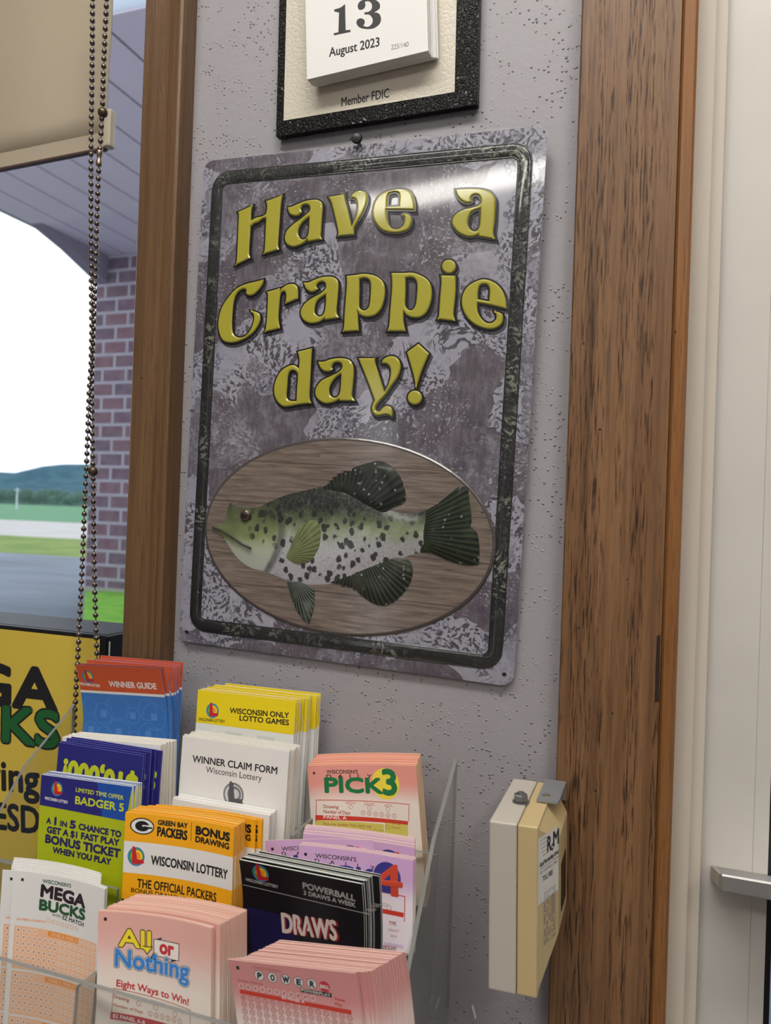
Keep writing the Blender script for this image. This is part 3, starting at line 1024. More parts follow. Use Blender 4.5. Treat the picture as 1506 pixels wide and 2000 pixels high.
DOT = {10: (KD, 962, 183, 60), 15: (KE, 1288, 607, 62)}
for gi, (K, conts) in enumerate(GL):
    sets = [[[S(*K(*q)) for q in spline(c, 5)] for c in conts]]
    if gi in DOT:
        K2, cx, cy, r = DOT[gi]
        sets.append([[S(*K2(*q)) for q in circ(cx, cy, r)]])
    m = MB()
    for polys in sets:
        polys = [ccw(p, i == 0) for i, p in enumerate(polys)]
        # printed shadow, black outline plate, then the domed yellow face
        sh = [off(p, .0016) for p in polys]
        v, f = fill([[(x + .0016, y - .0026) for x, y in p] for p in sh])
        m.add([(x, y, .00012) for x, y in v], f, 2)
        ol = [off(p, .00125) for p in polys]
        v, f = fill(ol)
        m.add([(x, y, .0006) for x, y in v], f, 1)
        for p in ol:
            n_ = len(p)
            m.add([(x, y, .0006) for x, y in p] + [(x, y, .0) for x, y in off(p, .0003)], [(i, n_ + i, n_ + (i + 1) % n_, (i + 1) % n_) for i in range(n_)], 1)
        lv = [(0, .0006), (-.0003, .0012), (-.0008, .0016), (-.0014, .00175)]
        for p in polys:
            n_ = len(p)
            rings = [[(x, y, z) for x, y in off(p, d)] for d, z in lv]
            m.add([q for r_ in rings for q in r_], [(k * n_ + i, k * n_ + (i + 1) % n_, (k + 1) * n_ + (i + 1) % n_, (k + 1) * n_ + i) for k in range(3) for i in range(n_)], 0)
        v, f = fill([off(p, -.0014) for p in polys])
        m.add([(x, y, .00175) for x, y in v], f, 0)
    m.build('letter', [M_let, M_line, M_lsh], sign)

# --- wooden oval plaque
KF = crop((340, 820), 2.0917)
eL, eR, eT, eB = S(*KF(131, 468)), S(*KF(1308, 528)), S(*KF(655, 78)), S(*KF(765, 885))
ec = ((eL[0] + eR[0]) / 2, (eT[1] + eB[1]) / 2)
erx, ery = (eR[0] - eL[0]) / 2, (eT[1] - eB[1]) / 2
def mat_plaque():
    n = NT('weathered plank print')
    g = n.co('Object', (1, 14, 1))
    a = n.noise(g, 26, 5, .65, .6)
    c = n.ramp(a, [(.3, lin((74, 64, 58))), (.5, lin((112, 98, 88))), (.72, lin((138, 124, 114)))])
    y = n.xyz(n.co('Object'))[1]
    yw = n.math('ADD', y, n.math('MULTIPLY', n.noise(n.co('Object'), 14, 2), .004))
    pl = n.math('FRACT', n.math('ADD', n.math('MULTIPLY', yw, 28.0), .35))
    seam = n.math('MULTIPLY', n.step(pl, .0, .02), n.step(pl, 1.0, .98))
    c = n.mix(n.math('MULTIPLY', n.math('SUBTRACT', 1.0, seam), .8), c, lin((40, 34, 32)))
    hole = n.vor(n.co('Object', (1, 1.4, 1)), 40)
    c = n.mix(n.step(hole.outputs[0], .06, .03), c, lin((40, 32, 28)))
    return n.pbr(c, .45, normal=n.bump(shrink(n), .5, .0006), coat=.85, coatr=.12)
m = MB()
el = [(ec[0] + x * erx, ec[1] + y * ery) for x, y in circ(0, 0, 1, 1, 72)]
lv = [(.0016, .0001), (.0012, .0008), (.0002, .0014), (-.0016, .0016)]
n_ = len(el)
m.add([(x, y, z) for d, z in lv for x, y in off(el, d)], [(k * n_ + i, k * n_ + (i + 1) % n_, (k + 1) * n_ + (i + 1) % n_, (k + 1) * n_ + i) for k in range(3) for i in range(n_)], 1)
v, f = fill([off(el, -.0012)])
m.add([(x, y, .0016) for x, y in v], f, 0)
plaque = m.build('plaque', [mat_plaque(), flat('plaque rim', (72, 66, 64), .35, coat=.7)], sign)

# --- the fish in relief
def relief(name, txt, H, R, z0, mat, parent, step=.0028, seg=6, dome=True):
    poly = ccw([S(*KF(*q)) for q in spline(txt, seg)])
    A_ = np.array(poly)
    xs_ = np.arange(A_[:, 0].min(), A_[:, 0].max(), step)
    ys_ = np.arange(A_[:, 1].min(), A_[:, 1].max(), step)
    def dist(P):
        a = A_; b_ = np.roll(A_, -1, 0); d = b_ - a
        t = np.clip(((P[:, None] - a) * d).sum(2) / ((d * d).sum(1) + 1e-15), 0, 1)
        return np.sqrt((((a + t[..., None] * d) - P[:, None]) ** 2).sum(2)).min(1)
    def inside(P):
        x, y = P[:, 0][:, None], P[:, 1][:, None]
        x1, y1 = A_[:, 0], A_[:, 1]
        x2, y2 = np.roll(x1, -1), np.roll(y1, -1)
        with np.errstate(divide='ignore', invalid='ignore'):
            c = ((y1 > y) != (y2 > y)) & (x < (x2 - x1) * (y - y1) / (y2 - y1) + x1)
        return c.sum(1) % 2 == 1
    G = np.array([(x, y) for x in xs_ for y in ys_])
    G = G[inside(G)]
    if len(G):
        G = G[dist(G) > step * .5]
    v, f = fill([poly], [tuple(q) for q in G])
    V = np.array(v)
    h = np.clip(dist(V) / R, 0, 1)
    z = z0 + H * (1 - (1 - h) ** 2)
    m = MB()
    m.add([(x, y, zz) for (x, y), zz in zip(v, z)], f)
    n_ = len(poly)
    m.add([(x, y, z0) for x, y in poly] + [(x, y, 0) for x, y in poly], [(i, n_ + i, n_ + (i + 1) % n_, (i + 1) % n_) for i in range(n_)])
    return m.build(name, mat, parent, smooth=True)
sA, sB = S(*KF(165, 440)), S(*KF(1040, 460))                       # snout and tail root
ax = Vector((sB[0] - sA[0], sB[1] - sA[1])); aL = ax.length; ax /= aL
def fish_frame(n):
    g = n.co('Object')
    x = n.xyz(g)
    dx, dy = n.math('SUBTRACT', x[0], sA[0]), n.math('SUBTRACT', x[1], sA[1])
    s = n.math('ADD', n.math('MULTIPLY', dx, ax.x / aL), n.math('MULTIPLY', dy, ax.y / aL))
    t = n.math('ADD', n.math('MULTIPLY', dx, -ax.y / aL), n.math('MULTIPLY', dy, ax.x / aL))
    return g, s, t
def mat_body():
    n = NT('speckled fish body')
    g, s, t = fish_frame(n)
    tt = n.math('ADD', t, n.math('MULTIPLY', n.math('SUBTRACT', n.noise(g, 60, 3), .5), .10))
    c = n.ramp(n.step(tt, -.30, .26), [(.0, lin((188, 184, 192))), (.40, lin((172, 172, 174))), (.56, lin((138, 148, 118))), (.68, lin((74, 86, 56))), (.80, lin((24, 28, 22)))])
    c = n.mix(n.step(n.vor(g, 240, 'DISTANCE_TO_EDGE').outputs[0], .06, .0), c, n.mix(.5, c, lin((110, 110, 108))))
    # greenish head in front of the gill edge
    gill = n.math('ADD', s, n.math('MULTIPLY', n.math('POWER', n.math('ABSOLUTE', n.math('SUBTRACT', t, .0)), 2.0), 2.4))
    hd = n.step(gill, .36, .31)
    hc = n.ramp(n.step(tt, -.24, .16), [(0, lin((190, 192, 190))), (.30, lin((176, 182, 160))), (.5, lin((128, 138, 92))), (.78, lin((84, 94, 58))), (1, lin((28, 33, 25)))])
    c = n.mix(hd, c, hc)
    ge = n.math('MULTIPLY', n.step(gill, .325, .345), n.step(gill, .385, .355))
    c = n.mix(n.math('MULTIPLY', ge, .7), c, lin((60, 66, 46)))
    # dark blotches, fewer on the belly
    gw = n.n('VectorMath', _operation='ADD', i0=n.co('Object', (1, .8, 1)), i1=n.n('VectorMath', _operation='SCALE', i0=n.n('TexNoise', Vector=g, Scale=180.0).outputs[1], Scale=.004).outputs[0]).outputs[0]
    sp = n.step(n.math('ADD', n.vor(gw, 150).outputs[0], n.math('MULTIPLY', n.noise(g, 110, 2), .34)), .60, .50)
    lowj = n.math('MULTIPLY', n.step(t, -.10, -.03), 1.0)
    amt = n.math('MAXIMUM', n.math('SUBTRACT', 1.0, hd), lowj)
    amt = n.math('MULTIPLY', amt, n.step(s, .17, .22))
    sz = n.math('MULTIPLY', sp, n.math('MULTIPLY', amt, n.step(n.noise(g, 46, 2), .26, .40)))
    c = n.mix(n.math('MULTIPLY', sz, .92), c, lin((22, 22, 24)))
    return n.pbr(c, .45, normal=n.bump(shrink(n), .4, .0006), coat=.6, coatr=.16)
def mat_fin(name, c1, c2, dots=True, root=(700, 300), rays=40.0):
    n = NT(name)
    g = n.co('Object')
    r = S(*KF(*root))
    x = n.xyz(g)
    an = n.math('ARCTAN2', n.math('SUBTRACT', x[1], r[1]), n.math('SUBTRACT', x[0], r[0]))
    w = n.math('SINE', n.math('MULTIPLY', an, rays))
    c = n.mix(n.step(w, -.6, 1.0), lin(c1), lin(c2))
    c = n.mix(n.step(n.noise(g, 50, 3), .5, .7), c, lin(c2))
    if dots:
        d = n.math('MULTIPLY', n.step(n.vor(g, 185).outputs[0], .24, .12), n.step(n.noise(g, 40, 2), .4, .55))
        c = n.mix(n.math('MULTIPLY', d, .65), c, lin((150, 156, 150)))
    return n.pbr(c, .5, normal=n.bump(w, .22, .0005), coat=.35, coatr=.16, spec=.25)
Z0 = .0017
fish = relief('fish', "c165,440 200,428 215,402 222,370 c232,338 260,352 300,360 350,357 400,332 470,305 550,286 625,268 700,262 760,285 815,330 870,362 930,380 1000,381 1050,365 1062,455 1052,530 1010,541 950,558 880,588 800,618 720,653 650,668 570,673 480,660 430,640 370,618 310,600 260,560 225,510 195,465",
              .0045, .030, Z0, mat_body(), sign, .0024)
fin_d = mat_fin('dark dorsal fin', (26, 28, 26), (44, 48, 42), True, (700, 420), 60)
relief('dorsal_fin', "c600,285 c640,258 c636,250 c655,246 c650,236 c675,230 c668,222 c700,215 c694,208 c730,210 c730,200 760,188 800,176 845,168 890,190 930,240 950,310 940,340 900,357 c876,373 850,385 760,350 680,310", .0022, .010, Z0 + .0006, fin_d, fish, .004)
relief('tail_fin', "c1035,368 1080,342 1130,302 1168,273 c1203,276 1210,340 1218,405 c1212,435 1240,462 1250,525 c1247,590 1190,592 1120,571 1060,546 c1010,541 1000,455", .0022, .012, Z0 + .0006,
       mat_fin('tail fin print', (20, 22, 19), (44, 54, 36), True, (900, 460), 90), fish, .004)
relief('anal_fin', "c640,664 700,640 760,615 830,588 900,563 960,571 978,612 965,670 920,727 870,758 820,750 785,728 c755,704 c752,694 c735,694 c733,682 c715,686 c712,676 c690,682 c688,672", .0020, .010, Z0 + .0006,
       mat_fin('anal fin print', (26, 28, 26), (58, 62, 50), True, (760, 520), 70), fish, .004)
relief('pelvic_fin', "c465,662 520,662 c577,690 576,760 c555,832 520,800 490,742", .0018, .008, Z0 + .0005, mat_fin('pelvic fin print', (28, 30, 28), (92, 100, 92), False, (500, 640), 60), fish, .004)
relief('pectoral_fin', "c470,560 490,500 530,430 580,405 612,430 615,490 600,540 560,580 510,585", .0016, .008, Z0 + .0042, mat_fin('olive pectoral fin', (92, 98, 62), (116, 124, 84), False, (475, 555), 46), fish, .004)
e = S(*KF(303, 390))
m = MB(); m.lathe([(.0052, 0), (.0050, .001), (.0042, .0019), (.0026, .0026), (.0006, .0029)], (e[0], e[1], Z0 + .0030), n=24, mi=0)
m.lathe([(.0030, 0), (.0026, .0006), (.0008, .0009)], (e[0], e[1], Z0 + .0052), n=20, mi=1)
m.build('eye', [flat('brown iris', (74, 52, 40), .2, coat=1), M_ink], fish, smooth=True)
# mouth line and lip as a thin dark welt
pts = [S(*KF(*q)) for q in [(165, 440), (205, 452), (245, 474), (290, 505), (330, 524)]]
m = MB(); m.tube([(x, y, Z0 + .0016 + .0009 * i) for i, (x, y) in enumerate(pts)], .0009, 8)
m.build('mouth_line', flat('dark mouth line', (60, 56, 50), .4), fish, smooth=True)

# --- nail that carries the sign
p0, p1 = at(706, 291, 0), at(697, 270, -.018)
m = MB(); dv = (p1 - p0); L = dv.length
root = empty('wall_nail', p0, 'black screw sticking out of the wall above the tin sign', 'screw')
m.lathe([(.0016, -.004), (.0016, L - .002)], (0, 0, 0), dv, n=12)
m.build('shank', M_black, root)
m = MB(); m.lathe([(.0016, L - .004), (.0044, L - .001), (.0046, L), (.0036, L + .0012), (.001, L + .0016)], (0, 0, 0), dv, n=20)
m.build('head', M_black, root)
# paint chip low on the wall
m = MB()
q = [at(*p_, -.0006) for p_ in ((921, 1966), (924, 1962), (930, 1988), (928, 1992))]
m.prism(q, (0, .0005, 0))
m.build('paint_chip', M_whiteline, label='small white scratch in the grey paint below the rack corner', cat='scratch')

# ================================================================== COUNTER, LIT DISPLAY IN THE WINDOW
b = MB(); b.box((-1.5, -.50, .862), (-.02, -.036, .892), bev=.004)
b.build('countertop', flat('grey laminate', (150, 148, 146), .4), label='grey laminate countertop under the leaflet rack and window', cat='countertop')

DY = .010
dtr = at(208, 1240, DY)
dz1 = at(100, 1231, DY).z
yt = at(195, 1247, DY).z - .0008
yr = at(196, 1247, DY).x
root = empty('window_display', (-.8, .05, WZ0), 'yellow jackpot display in a black frame standing on the window sill', 'display sign')
RI = Matrix.Translation(-root.location)
def rb(mb):
    mb.v = [v - root.location for v in mb.v]
    return mb
b = MB()
b.box((-1.12, DY, WZ0 + .0006), (dtr.x, .085, dz1), 0, bev=.0025)
rb(b).build('cabinet', M_black, root)
b = MB()
b.box((-1.118, DY + .006, dz1 - .001), (dtr.x - .003, .083, dz1 + .0004))
rb(b).build('top_cover', M_blacktop, root)
b = MB(); b.box((dtr.x - .0006, DY + .004, 1.05), (dtr.x + .0004, DY + .0055, dz1 - .006))
rb(b).build('side_strip', M_whiteline, root)
M_yel = NT('yellow display print')
M_yel = M_yel.pbr(M_yel.mix(M_yel.noise(M_yel.geo(), 5, 2), lin((214, 188, 82)), lin((202, 172, 54))), .3, spec=.5)
ds = Print((-1.10, DY - .0006, yt), (1, 0, 0), (0, 0, -1))
ds.band(0, 0, yr + 1.10, yt - WZ0 - .012, M_yel, 0)
ds.text('MEGA', (-196, 1352), (109.5, 1388.5), 71, M_ink, 2, .045)
M_grn = flat('dark green ink', (24, 92, 44), .45)
ds.text('BUCKS', (-186, 1421), (113, 1460), 62, M_ink, 3, .075)
ds.text('BUCKS', (-186, 1421), (113, 1460), 62, M_grn, 5, .035)
ds.text('Drawing', (-137, 1528), (76, 1550), 54, M_ink, 2, .03)
ds.text('WEDNESDAY', (-168, 1597), (152, 1638), 47, M_ink, 2, .03)
ds.text('JACKPOT', (-186, 1292), (100, 1304), 40, M_ink, 2, .03) if False else None
plac(ds, 'screen', root)

# ================================================================== COUNTER SENSOR BOX
bx0, bx1, bxs = -.0942, -.0632, -.0762
by0, by1 = -.110, -.0225
bz0, bz1 = 1.0500, 1.1575
root = empty('sensor_box', ((bx0 + bx1) / 2, by1, (bz0 + bz1) / 2), 'cream plastic sensor box mounted beside the right door casing'.replace('right ', ''), 'box')
root.rotation_euler.y = rad(-1.6)
bpy.context.view_layer.update()
BC = Vector(root.location)
def rel(mb):
    mb.v = [v - BC for v in mb.v]
    return mb
b = MB(); b.box((bx0, by0, bz0), (bxs - .0002, by1, bz1), bev=.0016)
rel(b).build('rear_shell', flat('greyed white plastic', (182, 174, 164), .45), root)
M_cr = flat('yellowed cream plastic', (188, 166, 122), .45)
b = MB()
b.box((bxs + .0002, by0 + .0004, bz0 + .0004), (bx1, by1, bz1 - .0004), bev=.0012)
X2 = bx1 + .0095
yi0, yi1, zi0, zi1 = -.080, -.030, 1.078, 1.140
o4 = [(bx1 - .0006, by0 + .0012, bz0 + .0016), (bx1 - .0006, by1 - .001, bz0 + .0016), (bx1 - .0006, by1 - .001, bz1 - .0016), (bx1 - .0006, by0 + .0012, bz1 - .0016)]
i4 = [(X2, yi0, zi0), (X2, yi1, zi0), (X2, yi1, zi1), (X2, yi0, zi1)]
b.add(o4 + i4, [(0, 1, 5, 4), (1, 2, 6, 5), (2, 3, 7, 6), (3, 0, 4, 7), (4, 5, 6, 7)])
rel(b).build('front_shell', M_cr, root)
b = MB(); b.box((X2 - .003, -.066, 1.086), (X2 + .0004, -.040, 1.118))
rel(b).build('sensor_slot', M_black, root)
# label on the sloping face
e1 = Vector((X2 - bx1 + .0006, yi0 - by0 - .0012, 0)).normalized()
lb = Print(Vector((bx1 - .0006, by0 + .0012, bz1 - .004)) + Vector((.0003, -.0001, 0)) + e1 * .001, e1, (0, 0, -1))
lb.band(.0, .004, .0285, .046, flat('label paper', (206, 200, 190), .5), 0)
for k in range(5):
    lb.band(.002 + k * .001, .0062 + k * .0026, .0125, .0065 + k * .0026, M_ink, 1, 2)
lb.text('R', (.0125, .0165), (.0178, .0165), .0095, M_ink, 2, .03, uvmode=True)
lb.text('c', (.0182, .0172), (.0205, .0172), .006, M_ink, 2, .03, uvmode=True)
lb.text('M', (.0208, .0155), (.0285, .0155), .0095, M_ink, 2, .03, uvmode=True)
lb.text('Retail Merchandising Service', (.0025, .0228), (.0285, .0222), .0030, M_ink, 2, .02, uvmode=True)
lb.band(.0020, .0240, .0290, .0243, M_ink, 1, 2)
lb.text('BY DORRELL INC', (.003, .0275), (.0270, .0275), .0018, M_ink, 2, .0, uvmode=True)
lb.text('TOLL FREE', (.006, .0330), (.0200, .0330), .0032, M_ink, 2, .02, uvmode=True)
rr = random.Random(5)
for r_ in range(5):                                          # worn stamped code: rows of small strokes
    for k in range(26):
        v0 = .041 + k * .0013
        if rr.random() < .8:
            lb.band(.008 + r_ * .0034 + rr.uniform(0, .0006), v0, .0105 + r_ * .0034, v0 + .0005, flat('worn blue ink', (96, 96, 120), .6), 1, 2)
oo = plac(lb, 'label', root)
oo.matrix_parent_inverse = Matrix.Identity(4)
oo.matrix_basis = Matrix.Translation(-BC) @ lb.M()
# galvanised bracket with bolt on top
b = MB()
zb = bz1 + .0002
v, f = fill([[(-.0705, -.066), (-.0562, -.066), (-.0555, -.060), (-.0555, -.0225), (-.0705, -.0225)], circ(-.0655, -.055, .0028, .0040, 16)])
b.add([(x, y, zb) for x, y in v], f)
b.add([(x, y, zb + .0016) for x, y in v], [q[::-1] for q in f])
for loop in ([(-.0705, -.066), (-.0562, -.066), (-.0555, -.060), (-.0555, -.0225), (-.0705, -.0225)], circ(-.0655, -.055, .0028, .0040, 16)):
    n_ = len(loop)
    b.add([(x, y, zb) for x, y in loop] + [(x, y, zb + .0016) for x, y in loop], [(i, (i + 1) % n_, n_ + (i + 1) % n_, n_ + i) for i in range(n_)])
b.box((-.0705, -.0225, zb - .012), (-.0555, -.0210, zb + .0016))
rel(b).build('bracket', M_steel, root)
b = MB()
hx = (-.0805, -.070, bz1 - .0002)
b.lathe([(.0058, 0), (.0058, .0010)], hx, n=20)
b.lathe([(.0046, .0010), (.0050, .0016), (.0050, .0052), (.0044, .0058)], hx, n=6)
b.lathe([(.0026, .0058), (.0022, .0072)], hx, n=14)
rel(b).build('hex_bolt', flat('dull bolt steel', (130, 130, 132), .4, .85), root)

# ================================================================== LEAFLET RACK
xL, xR = -.505, -.1415
root = empty('leaflet_rack', (-.32, -.10, .892), 'clear acrylic tiered leaflet rack standing on the counter against the wall', 'rack')
RO = Vector(root.location)
def rk(mb, name, mats=None):
    mb.v = [v - RO for v in mb.v]
    return mb.build(name, mats or [M_acryl, M_acedge], root)
prof = [(-.038, .897), (-.038, .97), (-.023, .975), (-.023, 1.166), (-.030, 1.160), (-.080, 1.1254), (-.150, 1.0408), (-.150, .897)]
for xx in (xL, xR):
    b = MB()
    n_ = len(prof)
    b.add([(xx, y, z) for y, z in prof] + [(xx + .0028, y, z) for y, z in prof], [tuple(range(n_)), tuple(range(n_, 2 * n_))[::-1]], 0)
    b.add([(xx, y, z) for y, z in prof] + [(xx + .0028, y, z) for y, z in prof], [(i, n_ + i, n_ + (i + 1) % n_, (i + 1) % n_) for i in range(n_)], 1)
    rk(b, 'side_panel')
TL_ = math.tan(rad(4))
def lean_panel(x0, x1, ytop, ztop, zbot, name, edge=True, th=.0024):
    b = MB()
    y2 = ytop - TL_ * (ztop - zbot)
    P = [(x0, y2, zbot), (x1, y2, zbot), (x1, ytop, ztop), (x0, ytop, ztop)]
    Q = [(x, y + th, z) for x, y, z in P]
    b.add(P + Q, [(0, 1, 2, 3), (7, 6, 5, 4), (0, 4, 5, 1)], 0)
    b.add([P[3], P[2], Q[2], Q[3]], [(0, 1, 2, 3)], 1)
    b.add([P[0], P[3], Q[3], Q[0], P[1], P[2], Q[2], Q[1]], [(0, 1, 2, 3), (7, 6, 5, 4)], 1)
    rk(b, name)
ZB = .897
lean_panel(xL + .003, xR - .001, -.0600, at(820, 1662, -.058).z, ZB + .04, 'pocket_front')     # row A
lean_panel(xL + .003, xR - .001, -.1185, at(780, 1862, -.118).z, ZB + .02, 'pocket_front')     # row B
lean_panel(xL + .003, -.356, -.1415, at(220, 1733, -.140).z, ZB + .01, 'pocket_front')         # row C
lean_panel(-.334, xR - .001, -.1580, 1.048, ZB + .01, 'pocket_front')
lean_panel(-.445, -.1175, -.2105, 1.0545, ZB, 'pocket_front', th=.0034)                     # row D
def divider(x, ya, yb, z0, z1):
    b = MB()
    s = lambda z: -TL_ * (z1 - z)
    P = [(x, ya + s(z0), z0), (x, yb + s(z0), z0), (x, yb, z1), (x, ya, z1)]
    Q = [(x + .0024, y, z) for _, y, z in P]
    b.add(P + Q, [(0, 1, 2, 3), (7, 6, 5, 4)], 0)
    b.add(P + Q, [(2, 6, 7, 3), (0, 3, 7, 4), (1, 5, 6, 2)], 1)
    rk(b, 'divider')
for x in (-.3325,):
    divider(x, -.2080, -.190, ZB + .002, 1.050)
divider(-.2420, -.0975, -.0640, ZB + .022, 1.118)
b = MB(); b.box((xL, -.245, .8935), (-.1150, -.038, .8965))
rk(b, 'base')

# ================================================================== LEAFLETS AND SLIPS
LEAN = rad(4)
def frame(TL, TR, BL, d):
    A, B = at(*TL, d - .6), at(*TR, d - .6)
    C = at(*BL, d - .6)
    for _ in range(4):
        C = at(*BL, d - .6 - math.tan(LEAN) * max(0, A.z - C.z))
    w = (B - A).length
    D = C - A
    a = .85 * math.atan2(B.z - A.z, B.x - A.x) + .15 * math.atan2(D.x, -D.z)
    B = A + Vector((math.cos(a), 0, math.sin(a))) * w
    C = A + Vector((math.sin(a), -math.tan(LEAN), -math.cos(a))) * D.length
    return A, B, C, w
def surf(TL, TR, BL, d, h, th, face, edge, bow=0.0, nv=5, curl=0.0):
    A, B, C, w = frame(TL, TR, BL, d)
    def P(u, v, hh):
        return (u, bow * (1 - (2 * u / w - 1) ** 2) + curl * (1 - max(0, 1 - v / .065) ** 2) - hh, -v)
    p = Print(A, B - A, C - A, P)
    p.w, p.h = w, h
    if curl:
        p.bent, p.LAY = True, .00005
    p.sheet(w, h, th, face, edge, nv=60 if curl else nv)
    return p
def mat_slip(name, top, low, h0, h1):
    n = NT(name)
    z = n.xyz(n.co('Object'))[2]
    return n.pbr(n.mix(n.step(z, -h0, -h1), lin(top), lin(low)), .6)
def stack(pr, name, cat, group, front, rest, n, pitch, du=0.0, dv=0.0, ju=.0004, jv=.0006, seed=1, base=None, me=None, order='front', extra=None, roll=0.0):
    """n copies of a printed sheet one behind another"""
    rr = random.Random(seed)
    me = me or pr.me(name)
    base = base or pr.M()
    first = None
    for i in range(n):
        t = i / max(1, n - 1)
        yy_ = 0
        u = du * t + (rr.uniform(-ju, ju) if i else 0)
        v = dv * t + (rr.uniform(-jv, jv) if i else 0)
        if extra:
            ex_ = extra(i)
            u += ex_[0]; v += ex_[1]
            yy_ = ex_[2] if len(ex_) > 2 else 0
        ra = rr.uniform(-roll, roll) if i else 0
        M = base @ Matrix.Translation((u, i * pitch + yy_, v)) @ Matrix.Rotation(ra, 4, 'Y')
        if first is None:
            o = bpy.data.objects.new(name, me)
            first = o
            o['category'] = cat
            o['group'] = group
        else:
            o = first.copy()
        COL.objects.link(o)
        o.matrix_world = M
        o['label'] = front if i == 0 and front else rest
    return me

LOGO = {k: flat('logo ' + k, c, .45) for k, c in dict(blue=(60, 130, 190), green=(70, 150, 70), yellow=(245, 205, 40), orange=(238, 150, 40), red=(196, 34, 44),
        g1=(120, 120, 122), g2=(196, 196, 198), g3=(84, 84, 88)).items()}
def logo(p, px, py, rpx, layer=2, grey=False):
    c = p.uv(px, py)
    ru = (p.uv(px + rpx, py) - c).length
    rv = (p.uv(px, py + rpx * 1.12) - c).length
    r = (ru + rv) / 2 * .98
    names = ('g1', 'g2', 'g1', 'g2', 'g3') if grey else ('blue', 'green', 'yellow', 'orange', 'red')
    for k, (nm, s, o) in enumerate(zip(names, (1, .84, .66, .40), (0, 0, .10, .18))):
        p.disc((c.x + o * r * .8, c.y - o * r * .4), r * s, LOGO[nm], layer + k * .7, 28)
    L = [(-.45, -1.02), (-.30, -1.12), (-.22, -1.0), (-.08, -.98), (.10, .12), (.16, .30), (.98, .24), (.90, .42), (1.0, .62), (-.15, .80), (-.42, .72), (-.50, 0)]
    p.poly([[(c.x + x * r, c.y + y * r) for x, y in L]], LOGO[names[4]], layer + 3.2)
def lotto_name(p, a, b, h, m, bold=.02):
    p.text('WISCONSIN LOTTERY', a, b, h, m, 2, bold)
def vline(p, a, b):
    """v of a printed edge that crosses the sheet, from two pixels (mean)"""
    return (p.uv(*a).y + p.uv(*b).y) / 2
def grid(p, c0, cu, cv, nu, nv, r, mat, skip=None, layer=2, digits=None, dm=None):
    for j in range(nv):
        for i in range(nu):
            if skip and skip(i, j): continue
            c = (c0[0] + cu * i, c0[1] + cv * j)
            p.ring(c, r, r * .22, mat, layer, 12)
            if digits:
                t = digits(i, j)
                if t:
                    p.text(t, (c[0] - r * .28 * len(t), c[1] + r * .45), (c[0] + r * .28 * len(t), c[1] + r * .45), r * .9, dm or mat, layer + .5, 0, uvmode=True)
def frame_lines(p, pts, wd, mat, layer=2):
    Q = [p.uv(*q) for q in pts]
    for a, b in zip(Q, Q[1:]):
        e = (b - a).normalized() * wd / 2
        nrm = Vector((-e.y, e.x))
        p.quad([a + nrm - e, b + nrm + e, b - nrm + e, a - nrm - e], mat, layer, 10)
def px_quad(p, pts, mat, layer=1):
    p.quad([p.uv(*q) for q in pts], mat, layer, 24)
def square(p, px, py, s, layer=2):
    c = p.uv(px, py); k = s / 1500 * .42 / 2
    p.band(c.x - k, c.y - k, c.x + k, c.y + k, M_ink, layer, 2)

C_or, C_blue = flat('leaflet orange', (206, 84, 40), .35), flat('leaflet blue', (62, 118, 190), .35)
C_ring = flat('leaflet pale blue ring', (88, 140, 206), .35)
C_yel, C_gry = flat('leaflet yellow', (232, 206, 24), .35), flat('leaflet pale grey', (222, 224, 222), .35)
C_gry2 = flat('leaflet light grey squares', (206, 209, 209), .35)
C_navy, C_lime = flat('leaflet navy', (40, 38, 116), .35), flat('leaflet lime', (172, 184, 24), .35)
C_royal = flat('leaflet royal blue', (30, 78, 164), .35)
C_gold = flat('leaflet gold', (244, 172, 26), .35)
C_night, C_night2 = flat('leaflet black', (24, 21, 27), .3), flat('leaflet midnight', (30, 27, 72), .3)
C_red, C_redb = flat('red ink', (206, 60, 44), .5), flat('brown red ink', (170, 84, 62), .5)
C_olive = flat('yellow panel ink', (206, 194, 98), .5)
C_pink = mat_slip('pink slip print', (226, 150, 140), (232, 220, 212), .012, .030)
C_pinkP = mat_slip('rose slip print', (218, 146, 146), (232, 214, 212), .016, .038)
C_pinkA = mat_slip('blush slip print', (226, 170, 160), (232, 220, 210), .008, .045)
C_lil = mat_slip('lilac slip print', (206, 166, 210), (232, 222, 230), .012, .030)
E_pink, E_cream, E_blush = flat('pink paper edge', (238, 204, 166), .8), flat('cream paper edge', (234, 216, 176), .8), flat('blush paper edge', (226, 196, 176), .8)
E_rose = flat('rose paper edge', (228, 192, 178), .8)
M_lime_ink = flat('lime ink', (196, 204, 40), .45)
M_gry_ink = flat('silver ink', (176, 172, 170), .5)

# ---- row A
def winner_guide(curl):
    p = surf((147, 1298), (312, 1313), (165, 1437), .5500, .19, .0007, C_blue, flat('leaflet blue edge', (120, 150, 205), .6), curl=curl)
    v1 = vline(p, (154, 1346), (318, 1358))
    p.band(0, 0, p.w, v1, C_or, 1)
    p.band(0, v1, p.w, v1 + .0022, M_paper, 1)
    rr = random.Random(2)
    for i in range(6):
        for j in range(3):
            r_ = .0075 + .0022 * ((i * 7 + j * 3) % 3)
            c = (min(p.w - r_ - .001, max(r_ + .001, .007 + i * .0155)), v1 + .014 + j * .021 + (i % 2) * .006)
            p.ring(c, r_, .0005, C_ring, 1, 22)
            if (i + j) % 2:
                p.band(c[0] - .003, c[1] - .003, c[0] + .003, c[1] + .003, C_ring, 1, 2)
    p.text('WINNER GUIDE', (214, 1341), (306, 1346), 10.5, M_white_ink, 2, .03)
    logo(p, 172, 1322, 11)
    lotto_name(p, (156, 1337.5), (196, 1342.5), 5, M_white_ink)
    return p
p = winner_guide(.0135)
